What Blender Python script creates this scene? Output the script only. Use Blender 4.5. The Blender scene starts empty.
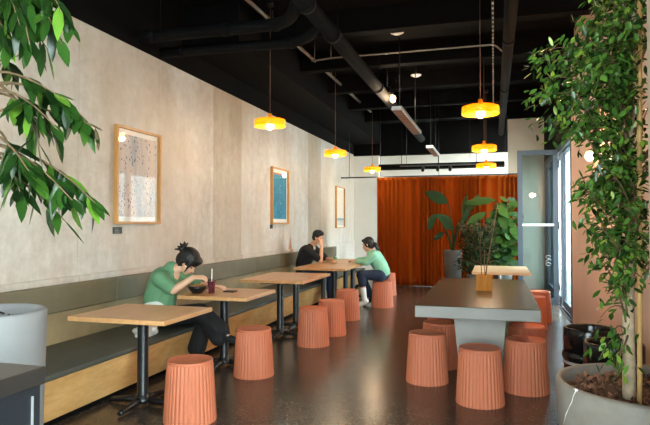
import bpy, bmesh, math, random
from mathutils import Vector, Matrix, Quaternion
random.seed(7)
R = math.radians
PI = math.pi
S = bpy.context.scene
COL = S.collection
V = Vector

# ------------------------------------------------------------------ camera
CAMH = 1.43
FPX = 580.0
YAW, PITCH = R(16.24), R(1.136)
cam_data = bpy.data.cameras.new('camera')
cam_data.sensor_width = 36.0
cam_data.lens = 36.0 * FPX / 650.0
cam_data.clip_start = 0.05
cam = bpy.data.objects.new('camera', cam_data)
COL.objects.link(cam)
cam.location = (0, 0, CAMH)
cam.rotation_euler = (R(90) + PITCH, 0, YAW)
S.camera = cam
_c, _s, _cp, _sp = math.cos(YAW), math.sin(YAW), math.cos(PITCH), math.sin(PITCH)
RIGHT = V((_c, _s, 0)); FWD = V((-_s*_cp, _c*_cp, _sp)); UP = V((_s*_sp, -_c*_sp, _cp))
def at(px, py, d):
    """world point seen at that place of the photograph at depth d (metres)"""
    return V((0, 0, CAMH)) + FWD*d + RIGHT*((px-325)/FPX*d) + UP*((212.5-py)/FPX*d)

# ------------------------------------------------------------------ materials
def lin(c):
    def f(x):
        x /= 255.0
        return x/12.92 if x <= 0.04045 else ((x+0.055)/1.055)**2.4
    return (f(c[0]), f(c[1]), f(c[2]), 1.0)
class NT:
    def __init__(s, name):
        s.m = bpy.data.materials.new(name); s.m.use_nodes = True
        s.t = s.m.node_tree; s.b = s.t.nodes['Principled BSDF']; s.out = s.t.nodes['Material Output']
    def n(s, typ, **kw):
        nd = s.t.nodes.new(typ)
        for k, v in kw.items():
            if k.startswith('_'): setattr(nd, k[1:], v)
            else:
                key = k.replace('__', ' ')
                nd.inputs[key].default_value = v
        return nd
    def l(s, a, b): s.t.links.new(a, b)
    def coord(s, scale=(1, 1, 1), kind='Object'):
        tc = s.n('ShaderNodeTexCoord'); mp = s.n('ShaderNodeMapping')
        mp.inputs['Scale'].default_value = scale
        s.l(tc.outputs[kind], mp.inputs['Vector']); return mp.outputs['Vector']
    def noise(s, vec, scale, detail=4, rough=0.55):
        nd = s.n('ShaderNodeTexNoise', Scale=scale, Detail=detail, Roughness=rough)
        s.l(vec, nd.inputs['Vector']); return nd.outputs['Fac']
    def ramp(s, fac, stops):
        nd = s.n('ShaderNodeValToRGB'); cr = nd.color_ramp
        while len(cr.elements) < len(stops): cr.elements.new(0.5)
        for e, (p, c) in zip(cr.elements, stops): e.position = p; e.color = c
        s.l(fac, nd.inputs['Fac']); return nd.outputs['Color']
    def mix(s, fac, a, b, mode='MIX'):
        nd = s.n('ShaderNodeMix', _data_type='RGBA', _blend_type=mode)
        for sock, v in ((nd.inputs[0], fac), (nd.inputs[6], a), (nd.inputs[7], b)):
            if hasattr(v, 'links'): s.l(v, sock)
            else: sock.default_value = v
        return nd.outputs[2]
    def math(s, op, a, b=None):
        nd = s.n('ShaderNodeMath', _operation=op)
        for sock, v in ((nd.inputs[0], a), (nd.inputs[1], b)):
            if v is None: continue
            if hasattr(v, 'links'): s.l(v, sock)
            else: sock.default_value = v
        return nd.outputs[0]
    def bump(s, h, strength=0.2, dist=0.01):
        nd = s.n('ShaderNodeBump', Strength=strength, Distance=dist)
        s.l(h, nd.inputs['Height']); s.l(nd.outputs['Normal'], s.b.inputs['Normal'])
def g(v): return (v, v, v, 1)
def plain(name, col, rough=0.5, metal=0.0, var=0.08, nscale=6.0, bump=0.0, spec=0.5, bscale=None):
    t = NT(name); c = lin(col); vec = t.coord()
    f = t.noise(vec, nscale)
    a = tuple(min(1, x*(1-var)) for x in c[:3])+(1,); b = tuple(min(1, x*(1+var)) for x in c[:3])+(1,)
    t.l(t.ramp(f, [(0.3, a), (0.7, b)]), t.b.inputs['Base Color'])
    t.b.inputs['Roughness'].default_value = rough; t.b.inputs['Metallic'].default_value = metal
    t.b.inputs['Specular IOR Level'].default_value = spec
    if bump: t.bump(t.noise(vec, bscale or nscale*6), bump)
    return t.m
M = {}
def concrete_wall():
    t = NT('board formed concrete'); vec = t.coord()
    sep = t.n('ShaderNodeSeparateXYZ'); t.l(vec, sep.inputs[0])
    big = t.noise(t.coord((1, 0.5, 0.35)), 1.6, 5, 0.6)
    streak = t.noise(t.coord((1, 3.2, 0.5)), 1.5, 6, 0.7)
    fine = t.noise(vec, 9, 6, 0.65)
    base = t.ramp(big, [(0.32, lin((150, 131, 112))), (0.48, lin((204, 196, 187))), (0.68, lin((226, 223, 220)))])
    base = t.mix(0.45, base, t.ramp(streak, [(0.3, lin((166, 151, 136))), (0.7, lin((224, 219, 213)))]))
    base = t.mix(0.30, base, t.ramp(fine, [(0.32, lin((146, 130, 112))), (0.68, lin((226, 220, 212)))]))
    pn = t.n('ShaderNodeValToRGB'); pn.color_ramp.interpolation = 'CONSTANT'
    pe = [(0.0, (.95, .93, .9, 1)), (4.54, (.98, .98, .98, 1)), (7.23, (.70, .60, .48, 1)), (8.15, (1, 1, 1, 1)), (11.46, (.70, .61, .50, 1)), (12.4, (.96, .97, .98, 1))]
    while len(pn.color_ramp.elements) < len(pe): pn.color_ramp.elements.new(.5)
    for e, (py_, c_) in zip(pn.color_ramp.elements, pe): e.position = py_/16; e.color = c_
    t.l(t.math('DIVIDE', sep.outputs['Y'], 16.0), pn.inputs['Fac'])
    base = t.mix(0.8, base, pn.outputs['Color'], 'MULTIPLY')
    blot = t.ramp(t.noise(t.coord((1, .8, .6)), 0.9, 3, .5), [(0.44, g(0)), (0.62, g(0.5))])
    base = t.mix(blot, base, lin((178, 152, 124)))
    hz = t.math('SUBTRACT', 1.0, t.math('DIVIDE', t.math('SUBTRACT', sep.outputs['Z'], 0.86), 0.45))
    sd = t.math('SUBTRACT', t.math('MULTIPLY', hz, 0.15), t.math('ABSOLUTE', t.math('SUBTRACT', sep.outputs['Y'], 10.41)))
    russet = t.ramp(t.math('ADD', t.math('MULTIPLY', sd, 6.0), 0.25), [(0.2, g(0)), (0.6, g(0.85))])  # orange patch, wide at the foot and narrowing upward
    base = t.mix(russet, base, lin((168, 100, 54)))
    y = t.math('DIVIDE', t.math('SUBTRACT', sep.outputs['Y'], 4.54), 1.35)
    fr = t.math('ABSOLUTE', t.math('SUBTRACT', t.math('FRACT', y), 0.5))
    seam = t.math('GREATER_THAN', fr, 0.4955)
    seam = t.math('MULTIPLY', seam, t.ramp(t.noise(vec, 3), [(0.4, g(0.05)), (0.65, g(0.45))]))
    base = t.mix(seam, base, lin((130, 126, 122)))
    t.l(base, t.b.inputs['Base Color'])
    t.l(t.ramp(fine, [(0.3, g(0.42)), (0.7, g(0.62))]), t.b.inputs['Roughness'])
    t.bump(t.mix(0.5, streak, fine), 0.15, 0.01)
    return t.m
M['concrete_wall'] = concrete_wall()
def floor_mat():
    t = NT('polished dark concrete'); vec = t.coord()
    big = t.noise(vec, 0.9, 5, 0.6); mid = t.noise(vec, 7, 6, 0.7)
    c = t.ramp(big, [(0.3, lin((54, 46, 40))), (0.7, lin((74, 63, 54)))])
    c = t.mix(0.4, c, t.ramp(mid, [(0.3, lin((42, 36, 31))), (0.7, lin((88, 75, 64)))]))
    vo = t.n('ShaderNodeTexVoronoi', Scale=75.0); t.l(vec, vo.inputs['Vector'])
    agg = t.ramp(vo.outputs['Color'], [(0.55, g(0)), (0.9, g(0.32))])
    c = t.mix(agg, c, lin((142, 122, 102)))
    t.l(c, t.b.inputs['Base Color'])
    t.l(t.ramp(mid, [(0.25, g(0.2)), (0.75, g(0.27))]), t.b.inputs['Roughness'])
    t.bump(mid, 0.012, 0.003)
    return t.m
M['floor'] = floor_mat()
def wood(name, dark, light, scale=(1, 14, 14), rough=0.35, ring=2.2, spec=0.35):
    t = NT(name); vec = t.coord(scale)
    n1 = t.noise(vec, ring, 5, 0.6); n2 = t.noise(t.coord(tuple(x*3 for x in scale)), ring*2, 4, 0.6)
    c = t.ramp(n1, [(0.28, lin(dark)), (0.5, lin(tuple((a+b)/2 for a, b in zip(dark, light)))), (0.72, lin(light))])
    c = t.mix(0.25, c, t.ramp(n2, [(0.3, lin(dark)), (0.7, lin(light))]))
    t.l(c, t.b.inputs['Base Color']); t.b.inputs['Roughness'].default_value = rough; t.b.inputs['Specular IOR Level'].default_value = spec
    t.bump(n2, 0.05, 0.003); return t.m
M['oak_top'] = wood('oiled pale oak', (186, 130, 80), (220, 170, 118), (14, 1.2, 14), 0.3, spec=0.5)
M['far_top'] = wood('pale ash', (205, 172, 130), (232, 204, 168), (1.2, 14, 14), 0.35)
M['plywood'] = wood('plywood facing', (184, 132, 72), (236, 190, 128), (8, 1.2, 4), 0.45, 1.4)
M['oak_frame'] = wood('oak frame', (176, 122, 66), (208, 154, 92), (8, 8, 2), 0.4)
M['bamboo'] = wood('bamboo', (196, 150, 88), (226, 186, 124), (9, 9, 1.2), 0.4)
M['amber_wood'] = wood('amber timber', (166, 98, 26), (204, 134, 44), (10, 10, 1), 0.4, spec=0.08)
M['bark_pale'] = plain('pale smooth bark', (188, 166, 138), 0.8, var=0.35, nscale=18, bump=0.5)
M['bark'] = plain('brown twig bark', (112, 88, 62), 0.8, var=0.2, nscale=14, bump=0.3)

M['soil'] = plain('dark soil', (48, 36, 28), 0.95, var=0.3, nscale=20, bump=0.4)
M['seat_pad'] = plain('grey olive vinyl', (74, 76, 68), 0.5, var=0.16, nscale=5, bump=0.06)
M['back_pad'] = plain('olive back panel', (106, 98, 76), 0.55, var=0.12, nscale=5, bump=0.05)
M['back_low'] = plain('raw lower back board', (146, 130, 98), 0.6, var=0.18, nscale=4, bump=0.05)
M['terracotta'] = plain('terracotta plastic', (200, 114, 82), 0.45, var=0.03, nscale=4, spec=0.3)
M['black_metal'] = plain('black powder coated metal', (18, 19, 22), 0.38, var=0.1)
M['black_paint'] = plain('matt black paint', (8, 7, 7), 0.9, var=0.15, nscale=2, spec=0.1)
M['duct'] = plain('black painted duct', (9, 9, 10), 0.85, var=0.15, nscale=3, spec=0.15)
M['conduit'] = plain('bare galvanised conduit', (150, 135, 120), 0.4, 0.5, nscale=8)
M['white_wall'] = plain('white painted plaster', (226, 222, 214), 0.7, var=0.03, nscale=2, bump=0.03)
M['beige_wall'] = plain('beige painted plaster', (206, 188, 170), 0.7, var=0.04, nscale=2, bump=0.03)
M['pink_wall'] = plain('dusty pink plaster', (226, 190, 174), 0.75, var=0.04, nscale=2.5, bump=0.05)
M['frame_grey'] = plain('grey anodised aluminium', (66, 76, 88), 0.42, 0.15, var=0.05)
M['steel'] = plain('brushed pale steel', (205, 205, 205), 0.3, 0.7, var=0.05)
M['white'] = plain('white', (236, 234, 230), 0.5, var=0.02)
M['mat_board'] = plain('white mat board', (238, 234, 226), 0.8, var=0.02)
M['dim_top_concrete'] = plain('dim-toned grey concrete', (80, 69, 59), 0.26, spec=0.22, var=0.14, nscale=3.5, bump=0.04)  # tabletop concrete, darkened to carry the dimness of its upper face
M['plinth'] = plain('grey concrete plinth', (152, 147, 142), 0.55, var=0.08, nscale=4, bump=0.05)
M['counter'] = plain('dark stone counter', (40, 36, 33), 0.28, var=0.15, nscale=5)
M['cabinet'] = plain('charcoal cabinet', (26, 28, 32), 0.4, var=0.1)
M['pot_pale'] = plain('pale grey concrete pot', (122, 119, 118), 0.6, var=0.1, nscale=4, bump=0.06)
M['keg'] = plain('glossy black drum', (20, 19, 20), 0.2, var=0.1)
M['heater'] = plain('brown heater grille', (120, 82, 66), 0.5, var=0.1)
M['skin'] = plain('skin', (222, 172, 142), 0.5, var=0.04, nscale=8)
M['skin_tan'] = plain('skin warm', (214, 160, 126), 0.5, var=0.04, nscale=8)
M['hair'] = plain('black hair', (18, 15, 15), 0.55, var=0.3, nscale=20, bump=0.4, bscale=60)
M['lip'] = plain('lip', (186, 104, 96), 0.4)
M['eye'] = plain('dark eye', (28, 20, 18), 0.2)
M['green_tee'] = plain('sage green jersey', (100, 144, 106), 0.85, var=0.1, nscale=7, bump=0.25, bscale=9)
M['mint'] = plain('mint knit', (140, 198, 168), 0.85, var=0.08, nscale=7, bump=0.25, bscale=10)
M['black_cloth'] = plain('black cloth', (20, 19, 22), 0.85, var=0.2, nscale=7, bump=0.2, bscale=12)
M['navy'] = plain('navy trousers', (30, 40, 62), 0.85, var=0.15, nscale=7, bump=0.2, bscale=12)
M['denim'] = plain('dark denim', (36, 52, 84), 0.85, var=0.15, nscale=10)
M['bowl'] = plain('black ceramic', (24, 22, 22), 0.3)
M['food'] = plain('noodles and greens', (150, 98, 56), 0.6, var=0.6, nscale=40)
M['smoothie'] = plain('berry smoothie', (120, 40, 62), 0.35, var=0.1)
M['green_cup'] = plain('green cup', (96, 140, 90), 0.4)
M['tag'] = plain('black placard', (28, 27, 28), 0.5)
M['pavement'] = plain('pale pavement', (176, 174, 168), 0.8, var=0.1, nscale=2)
def pot_right():
    t = NT('scratched concrete pot'); vec = t.coord()
    f = t.noise(vec, 4, 5, 0.6)
    c = t.ramp(f, [(0.3, lin((120, 111, 102))), (0.7, lin((148, 139, 130)))])
    t.l(c, t.b.inputs['Base Color']); t.b.inputs['Roughness'].default_value = 0.55
    t.bump(f, 0.05); return t.m
M['pot_grey'] = pot_right()
M['planter_dim'] = plain('mid grey planter', (92, 86, 80), 0.6, var=0.1)
def leaf_mat(name, dark, light, trans=0.25, rough=0.35, hl=None, spec=0.5):
    t = NT(name); geo = t.n('ShaderNodeNewGeometry')
    st = [(0.0, lin(dark)), (0.86, lin(light)), (1.0, lin(hl or light))]
    c = t.ramp(geo.outputs['Random Per Island'], st)
    t.l(c, t.b.inputs['Base Color']); t.b.inputs['Roughness'].default_value = rough; t.b.inputs['Specular IOR Level'].default_value = spec
    tr = t.n('ShaderNodeBsdfTranslucent'); t.l(c, tr.inputs['Color'])
    mx = t.n('ShaderNodeMixShader'); mx.inputs[0].default_value = trans
    t.l(t.b.outputs[0], mx.inputs[1]); t.l(tr.outputs[0], mx.inputs[2]); t.l(mx.outputs[0], t.out.inputs['Surface'])
    return t.m
M['chips'] = leaf_mat('bark chips', (58, 36, 24), (158, 108, 80), 0.0, 0.9)
M['leaf_big'] = leaf_mat('deep green leaf', (16, 36, 13), (46, 82, 28), 0.2, 0.3, (104, 148, 46))
M['leaf_small'] = leaf_mat('glossy fig leaf', (20, 48, 18), (94, 140, 56), 0.25, 0.22, (160, 184, 68))
M['leaf_dark'] = leaf_mat('dark indoor leaf', (18, 40, 20), (40, 66, 26), 0.12, 0.6, spec=.2)
M['leaf_fiddle'] = leaf_mat('fiddle leaf', (26, 50, 18), (70, 100, 36), 0.15, 0.55, spec=.2)
def curtain_mat():
    t = NT('rust velvet'); vec = t.coord()
    f = t.noise(t.coord((3, 3, 0.4)), 3, 4)
    t.l(t.ramp(f, [(0.3, lin((162, 73, 14))), (0.7, lin((172, 80, 17)))]), t.b.inputs['Base Color'])
    t.b.inputs['Roughness'].default_value = 0.9
    t.b.inputs['Specular IOR Level'].default_value = 0.1
    return t.m
M['curtain'] = curtain_mat()
def shade_mat():
    t = NT('yellow enamel shade'); c = lin((252, 176, 20))
    t.l(t.ramp(t.noise(t.coord(), 5), [(0.3, lin((246, 166, 12))), (0.7, lin((250, 174, 20)))]), t.b.inputs['Base Color'])
    t.b.inputs['Roughness'].default_value = 0.35
    tr = t.n('ShaderNodeBsdfTranslucent'); tr.inputs['Color'].default_value = lin((255, 208, 60))
    mx = t.n('ShaderNodeMixShader'); mx.inputs[0].default_value = 0.45
    t.l(t.b.outputs[0], mx.inputs[1]); t.l(tr.outputs[0], mx.inputs[2]); t.l(mx.outputs[0], t.out.inputs['Surface'])
    return t.m
M['shade'] = shade_mat()
def emit(name, col, strength):
    t = NT(name); t.b.inputs['Base Color'].default_value = lin(col)
    t.b.inputs['Emission Color'].default_value = lin(col); t.b.inputs['Emission Strength'].default_value = strength
    return t.m
M['bulb'] = emit('warm bulb', (255, 214, 150), 28)
M['spot_bulb'] = emit('spot bulb', (255, 206, 140), 30)
def glass(name, tint, refl_min=0.04, grazing=0.9):
    t = NT(name)
    tr = t.n('ShaderNodeBsdfTransparent'); tr.inputs['Color'].default_value = tint
    gl = t.n('ShaderNodeBsdfGlossy'); gl.inputs['Roughness'].default_value = 0.01
    lw = t.n('ShaderNodeLayerWeight', Blend=0.5)
    mx = t.n('ShaderNodeMixShader')
    fac = t.math('MULTIPLY', t.math('POWER', lw.outputs['Facing'], 5.0), grazing)
    fac = t.math('ADD', fac, refl_min)
    t.l(fac, mx.inputs[0]); t.l(tr.outputs[0], mx.inputs[1]); t.l(gl.outputs[0], mx.inputs[2])
    t.l(mx.outputs[0], t.out.inputs['Surface']); return t.m
M['glass'] = glass('window glass', (0.86, 0.93, 0.92, 1))
M['door_glass'] = glass('door glass', (0.60, 0.69, 0.70, 1), 0.05)
M['pic_glass'] = glass('picture glazing', (0.98, 0.98, 0.98, 1), 0.012, 0.4)
M['cup_plastic'] = glass('clear cup plastic', (0.92, 0.9, 0.92, 1), 0.08)

# ------------------------------------------------------------------ mesh builder
class MB:
    def __init__(s): s.bm = bmesh.new()
    def face(s, vs, smooth=False):
        try:
            f = s.bm.faces.new(vs); f.smooth = smooth; return f
        except ValueError: return None
    def box(s, lo, hi, bev=0.0, seg=1):
        b2 = bmesh.new()
        r = bmesh.ops.create_cube(b2, size=1.0)
        lo, hi = V(lo), V(hi); c = (lo+hi)/2; d = hi-lo
        for v in b2.verts: v.co = V((c.x+v.co.x*d.x, c.y+v.co.y*d.y, c.z+v.co.z*d.z))
        if bev: bmesh.ops.bevel(b2, geom=b2.edges[:], offset=bev, segments=seg, affect='EDGES', profile=0.5)
        s.merge(b2); return s
    def merge(s, b2, mat=None):
        vm = {}
        for v in b2.verts: vm[v] = s.bm.verts.new(mat @ v.co if mat else v.co)
        for f in b2.faces: s.face([vm[v] for v in f.verts], f.smooth)
        b2.free()
    def tube(s, pts, rad, seg=10, cap=True, smooth=True):
        pts = [V(p) for p in pts]; n = len(pts)
        if not hasattr(rad, '__len__'): rad = [rad]*n
        rings = []; ref = None
        for i, p in enumerate(pts):
            t = (pts[min(i+1, n-1)]-pts[max(i-1, 0)])
            t = t.normalized() if t.length > 1e-9 else V((0, 0, 1))
            if ref is None: ref = V((0, 0, 1)) if abs(t.z) < 0.9 else V((1, 0, 0))
            a = t.cross(ref); a.normalize(); b = a.cross(t); ref = b.copy() if abs(t.dot(b)) < .9 else ref
            b = t.cross(a); ref = -b if (-b).dot(ref) > 0 else b
            rings.append([s.bm.verts.new(p + (a*math.cos(2*PI*k/seg)+b*math.sin(2*PI*k/seg))*rad[i]) for k in range(seg)])
        for i in range(n-1):
            for k in range(seg):
                s.face([rings[i][k], rings[i][(k+1) % seg], rings[i+1][(k+1) % seg], rings[i+1][k]], smooth)
        if cap:
            s.face(rings[0][::-1]); s.face(rings[-1])
        return s
    def cyl(s, base, r, h, seg=24, r2=None):
        base = V(base); return s.tube([base, base+V((0, 0, h))], [r, r if r2 is None else r2], seg)
    def lathe(s, prof, c=(0, 0, 0), seg=32, smooth=True, fn=None):
        c = V(c); rings = []
        for (r, z) in prof:
            if r < 1e-6: rings.append([s.bm.verts.new(c+V((0, 0, z)))])
            else:
                ring = []
                for k in range(seg):
                    a = 2*PI*k/seg; rr = r*(fn(a, z) if fn else 1)
                    ring.append(s.bm.verts.new(c+V((rr*math.cos(a), rr*math.sin(a), z))))
                rings.append(ring)
        for i in range(len(rings)-1):
            A, B = rings[i], rings[i+1]
            for k in range(seg):
                k2 = (k+1) % seg
                if len(A) == 1 and len(B) == 1: continue
                if len(A) == 1: s.face([A[0], B[k2], B[k]], smooth)
                elif len(B) == 1: s.face([A[k], A[k2], B[0]], smooth)
                else: s.face([A[k], A[k2], B[k2], B[k]], smooth)
        return s
    def ell(s, c, rad, rot=None, seg=16, rings=10):
        b2 = bmesh.new(); bmesh.ops.create_uvsphere(b2, u_segments=seg, v_segments=rings, radius=1.0)
        m = Matrix.Diagonal((rad[0], rad[1], rad[2], 1))
        if rot is not None: m = rot.to_4x4() @ m
        m = Matrix.Translation(V(c)) @ m
        for f in b2.faces: f.smooth = True
        s.merge(b2, m); return s
    def cap(s, p0, r0, p1, r1):
        p0, p1 = V(p0), V(p1)
        s.ell(p0, (r0,)*3, seg=14, rings=8); s.ell(p1, (r1,)*3, seg=14, rings=8)
        s.tube([p0, p1], [r0, r1], 14); return s
    def chain(s, pts, rad):
        for i in range(len(pts)-1): s.cap(pts[i], rad[i], pts[i+1], rad[i+1])
        return s
    def leaf(s, p, d, up, L, W, bend=0.25, fold=0.25, prof=((0, .06), (.25, .8), (.55, 1.0), (.82, .55), (1, 0))):
        p = V(p); d = V(d).normalized(); side = d.cross(V(up))
        if side.length < 1e-4: side = d.cross(V((1, 0.2, 0)))
        side.normalize(); nrm = side.cross(d).normalized(); prev = None
        for (t, w) in prof:
            q = p + d*(L*t) - nrm*(bend*L*t*t)
            mid = s.bm.verts.new(q - nrm*(fold*W*w*0.5))
            if w > 0:
                cur = (s.bm.verts.new(q-side*W*w/2), mid, s.bm.verts.new(q+side*W*w/2))
            else: cur = (mid,)
            if prev:
                if len(cur) == 3:
                    s.face([prev[0], prev[1], cur[1], cur[0]], True); s.face([prev[1], prev[2], cur[2], cur[1]], True)
                else:
                    s.face([prev[0], prev[1], cur[0]], True); s.face([prev[1], prev[2], cur[0]], True)
            prev = cur
        return s
    def build(s, name, mat, parent=None, origin=None, fixn=True):
        if fixn: bmesh.ops.recalc_face_normals(s.bm, faces=s.bm.faces[:])
        me = bpy.data.meshes.new(name)
        off = V((0, 0, 0))
        if parent is not None: off = wloc(parent)
        elif origin is not None: off = V(origin)
        if off.length: bmesh.ops.translate(s.bm, verts=s.bm.verts[:], vec=-off)
        s.bm.to_mesh(me); s.bm.free()
        me.materials.append(mat)
        o = bpy.data.objects.new(name, me); COL.objects.link(o)
        if parent is not None: o.parent = parent
        elif origin is not None: o.location = origin
        return o
def wloc(o):
    l = V((0, 0, 0))
    while o is not None: l += o.location; o = o.parent
    return l
def tag(o, label=None, cat=None, group=None, kind=None):
    if label: o['label'] = label
    if cat: o['category'] = cat
    if group: o['group'] = group
    if kind: o['kind'] = kind
    return o
def thing(name, loc, label, cat, group=None):
    o = bpy.data.objects.new(name, None); o.empty_display_size = 0.1
    COL.objects.link(o); o.location = loc
    return tag(o, label, cat, group)
def struct(name, mb, mat, parent=None):
    o = mb.build(name, mat, parent)
    if parent is None: o['kind'] = 'structure'
    return o
CH = {}
def kids(o): return [c for c in bpy.data.objects if c.parent == o]
def copy_tree(o, parent=None, ch=None):
    c = o.copy(); COL.objects.link(c)
    if parent is not None: c.parent = parent
    for k in kids(o): copy_tree(k, c)
    return c
def blob(mb, voxel=0.008, smooth=6, factor=0.5):
    """melt the overlapping shapes of a builder into one continuous skin"""
    me = bpy.data.meshes.new('tmp'); bmesh.ops.recalc_face_normals(mb.bm, faces=mb.bm.faces[:]); mb.bm.to_mesh(me); mb.bm.free()
    o = bpy.data.objects.new('tmp', me); COL.objects.link(o)
    r = o.modifiers.new('r', 'REMESH'); r.mode = 'VOXEL'; r.voxel_size = voxel
    sm = o.modifiers.new('s', 'SMOOTH'); sm.iterations = smooth; sm.factor = factor
    dg = bpy.context.evaluated_depsgraph_get()
    m2 = bpy.data.meshes.new_from_object(o.evaluated_get(dg))
    out = MB(); out.bm.from_mesh(m2)
    for f in out.bm.faces: f.smooth = True
    bpy.data.objects.remove(o); bpy.data.meshes.remove(me); bpy.data.meshes.remove(m2)
    return out

# ------------------------------------------------------------------ room shell
XW, XR, ZT, YB, YF = -3.72, 1.09, 4.16, 15.8, -2.6
struct('floor', MB().box((-4.2, YF, -0.12), (1.3, YB+0.2, 0)), M['floor'])
struct('ceiling', MB().box((-4.0, YF, ZT), (1.4, YB+0.2, ZT+0.15)), M['black_paint'])
struct('wall_left', MB().box((XW-0.25, YF, 0), (XW, YB+0.2, 3.34)).box((XW, YF, 0), (XW+0.028, YB, 0.955), 0.006), M['concrete_wall'])
struct('wall_left_upper', MB().box((XW-0.25, YF, 3.34), (XW+0.006, YB+0.2, ZT)), M['black_paint'])
struct('wall_back', MB().box((XW, YB, 0), (1.3, YB+0.2, 3.3)).box((XW+0.0, YB-0.18, 0), (-3.02, YB, 3.3)), M['white_wall'])
struct('wall_back_upper', MB().box((XW, YB-0.2, 3.3), (1.3, YB+0.2, ZT)), M['black_paint'])
struct('wall_back_return', MB().box((0.31, 13.6, 0), (1.24, 13.75, 3.78)), M['beige_wall'])
struct('wall_back_soffit', MB().box((0.31, 13.6, 3.78), (1.3, YB, ZT)), M['black_paint'])
struct('wall_right', MB().box((XR, 2.0, 0), (XR+0.16, 9.12, ZT)), M['pink_wall'])
struct('wall_right_upper', MB().box((XR-0.02, 9.12, 2.76), (XR+0.16, 13.6, ZT)), M['black_paint'])
struct('wall_right_pier', MB().box((0.505, 1.62, 0), (1.25, 2.2, ZT), 0.004), M['beige_wall'])
struct('wall_front_header', MB().box((XW, YF-0.1, 3.3), (1.25, YF, ZT)).box((XR, YF, 3.3), (XR+0.16, 1.62, ZT)), M['black_paint'])
# shopfront glazing behind the camera and beside it
def window(name, lo, hi, axis, n):
    w = bpy.data.objects.new(name, None); COL.objects.link(w); w['kind'] = 'structure'
    m = MB(); lo, hi = V(lo), V(hi)
    for i in range(n+1):
        t = i/n; p = lo.lerp(hi, t)
        if axis == 0: m.box((p.x-0.03, lo.y-0.03, lo.z), (p.x+0.03, lo.y+0.03, hi.z))
        else: m.box((lo.x-0.03, p.y-0.03, lo.z), (lo.x+0.03, p.y+0.03, hi.z))
    for z in (lo.z, hi.z-0.06):
        if axis == 0: m.box((lo.x, lo.y-0.03, z), (hi.x, lo.y+0.03, z+0.06))
        else: m.box((lo.x-0.03, lo.y, z), (lo.x+0.03, hi.y, z+0.06))
    struct('window_frame', m, M['frame_grey'], w)
    gl = MB()
    if axis == 0: gl.box((lo.x, lo.y-0.004, lo.z), (hi.x, lo.y+0.004, hi.z))
    else: gl.box((lo.x-0.004, lo.y, lo.z), (lo.x+0.004, hi.y, hi.z))
    struct('window_pane', gl, M['glass'], w)
window('window_1', (-2.1, YF, 0), (1.2, YF, 3.3), 0, 3)
struct('wall_front', MB().box((XW, YF-.15, 0), (-2.1, YF, 3.3)), M['beige_wall'])
window('window_added', (XR+.1, 13.78, 0), (XR+.1, YB-.05, 3.3), 1, 1)  # added glazing past the curtain, lets daylight onto the back wall
window('window_2', (XR+0.08, YF, 0), (XR+0.08, 1.6, 3.3), 1, 3)
struct('ground_outside', MB().box((-14, -16, -0.2), (14, YF-0.1, -0.05)).box((1.3, -2.7, -0.2), (14, 20, -0.05)), M['pavement'])

# glazed folding door: one leaf folded in across the room, fixed leaves along the wall
def door_leaf(name, lo, hi, axis, bar=True):
    d = bpy.data.objects.new(name, None); COL.objects.link(d); d.location = lo; d['kind'] = 'structure'
    x0, y0, z0 = lo; x1, y1, z1 = hi; w = 0.085; t = 0.028; m = MB(); gl = MB()
    if axis == 0:
        m.box((x0, y0-t, z0), (x0+w, y0+t, z1), .004).box((x1-w, y0-t, z0), (x1, y0+t, z1), .004)
        m.box((x0+w, y0-t, z0), (x1-w, y0+t, z0+0.12), .004).box((x0+w, y0-t, z1-w), (x1-w, y0+t, z1), .004)
        gl.box((x0+w, y0-.006, z0+.12), (x1-w, y0+.006, z1-w))
    else:
        m.box((x0-t, y0, z0), (x0+t, y0+w, z1), .004).box((x0-t, y1-w, z0), (x0+t, y1, z1), .004)
        m.box((x0-t, y0+w, z0), (x0+t, y1-w, z0+0.12), .004).box((x0-t, y0+w, z1-w), (x0+t, y1-w, z1), .004)
        gl.box((x0-.006, y0+w, z0+.12), (x0+.006, y1-w, z1-w))
    m.build('door_frame', M['frame_grey'], d); gl.build('door_pane', M['door_glass'], d)
    return d
dl = door_leaf('door_1', (0.40, 10.75, 0.03), (1.07, 10.75, 2.72), 0)
b = MB().box((0.475, 10.70, 1.395), (0.995, 10.735, 1.435), .004); tag(b.build('push_bar', M['white'], dl), 'white horizontal push bar')
k = MB()
for i in range(3):
    z = 0.86 - i*0.062
    pts = [(0.90+0.04*math.cos(a)*(1 if i != 1 else 1.2), 10.738, z+0.026*math.sin(a*(1+0.5*(i == 1)))) for a in [j*0.45 for j in range(13)]]
    k.tube(pts, 0.0032, 5)
tag(k.build('window_sticker', M['white'], dl), 'white looping line sticker on the glass')
for z in (0.3, 1.35, 2.4): MB().cyl((1.075, 10.71, z), 0.014, 0.12, 10).build('hinge', M['frame_grey'], dl)
for i, (a, bb) in enumerate(((9.24, 10.68), (10.80, 12.15), (12.17, 13.48))):
    door_leaf('door_%d' % (i+2), (XR+0.06, a, 0.03), (XR+0.06, bb, 2.72), 1)
struct('trim_1', MB().box((XR-0.02, 9.12, 2.66), (XR+0.15, 13.6, 2.78), .004).box((XR-0.01, 9.12, 0), (XR+0.15, 9.22, 2.72), .004)
       .box((XR-0.01, 13.5, 0), (XR+0.15, 13.6, 2.72)), M['frame_grey'])
struct('trim_2', MB().box((XR-0.02, 9.12, 0.0), (XR+0.0, 13.6, 0.012)).box((XR+0.03, 9.12, 0.0), (XR+0.05, 13.6, 0.012)).box((XR+0.08, 9.12, 0), (XR+0.15, 13.6, 0.012)), M['frame_grey'])
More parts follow.
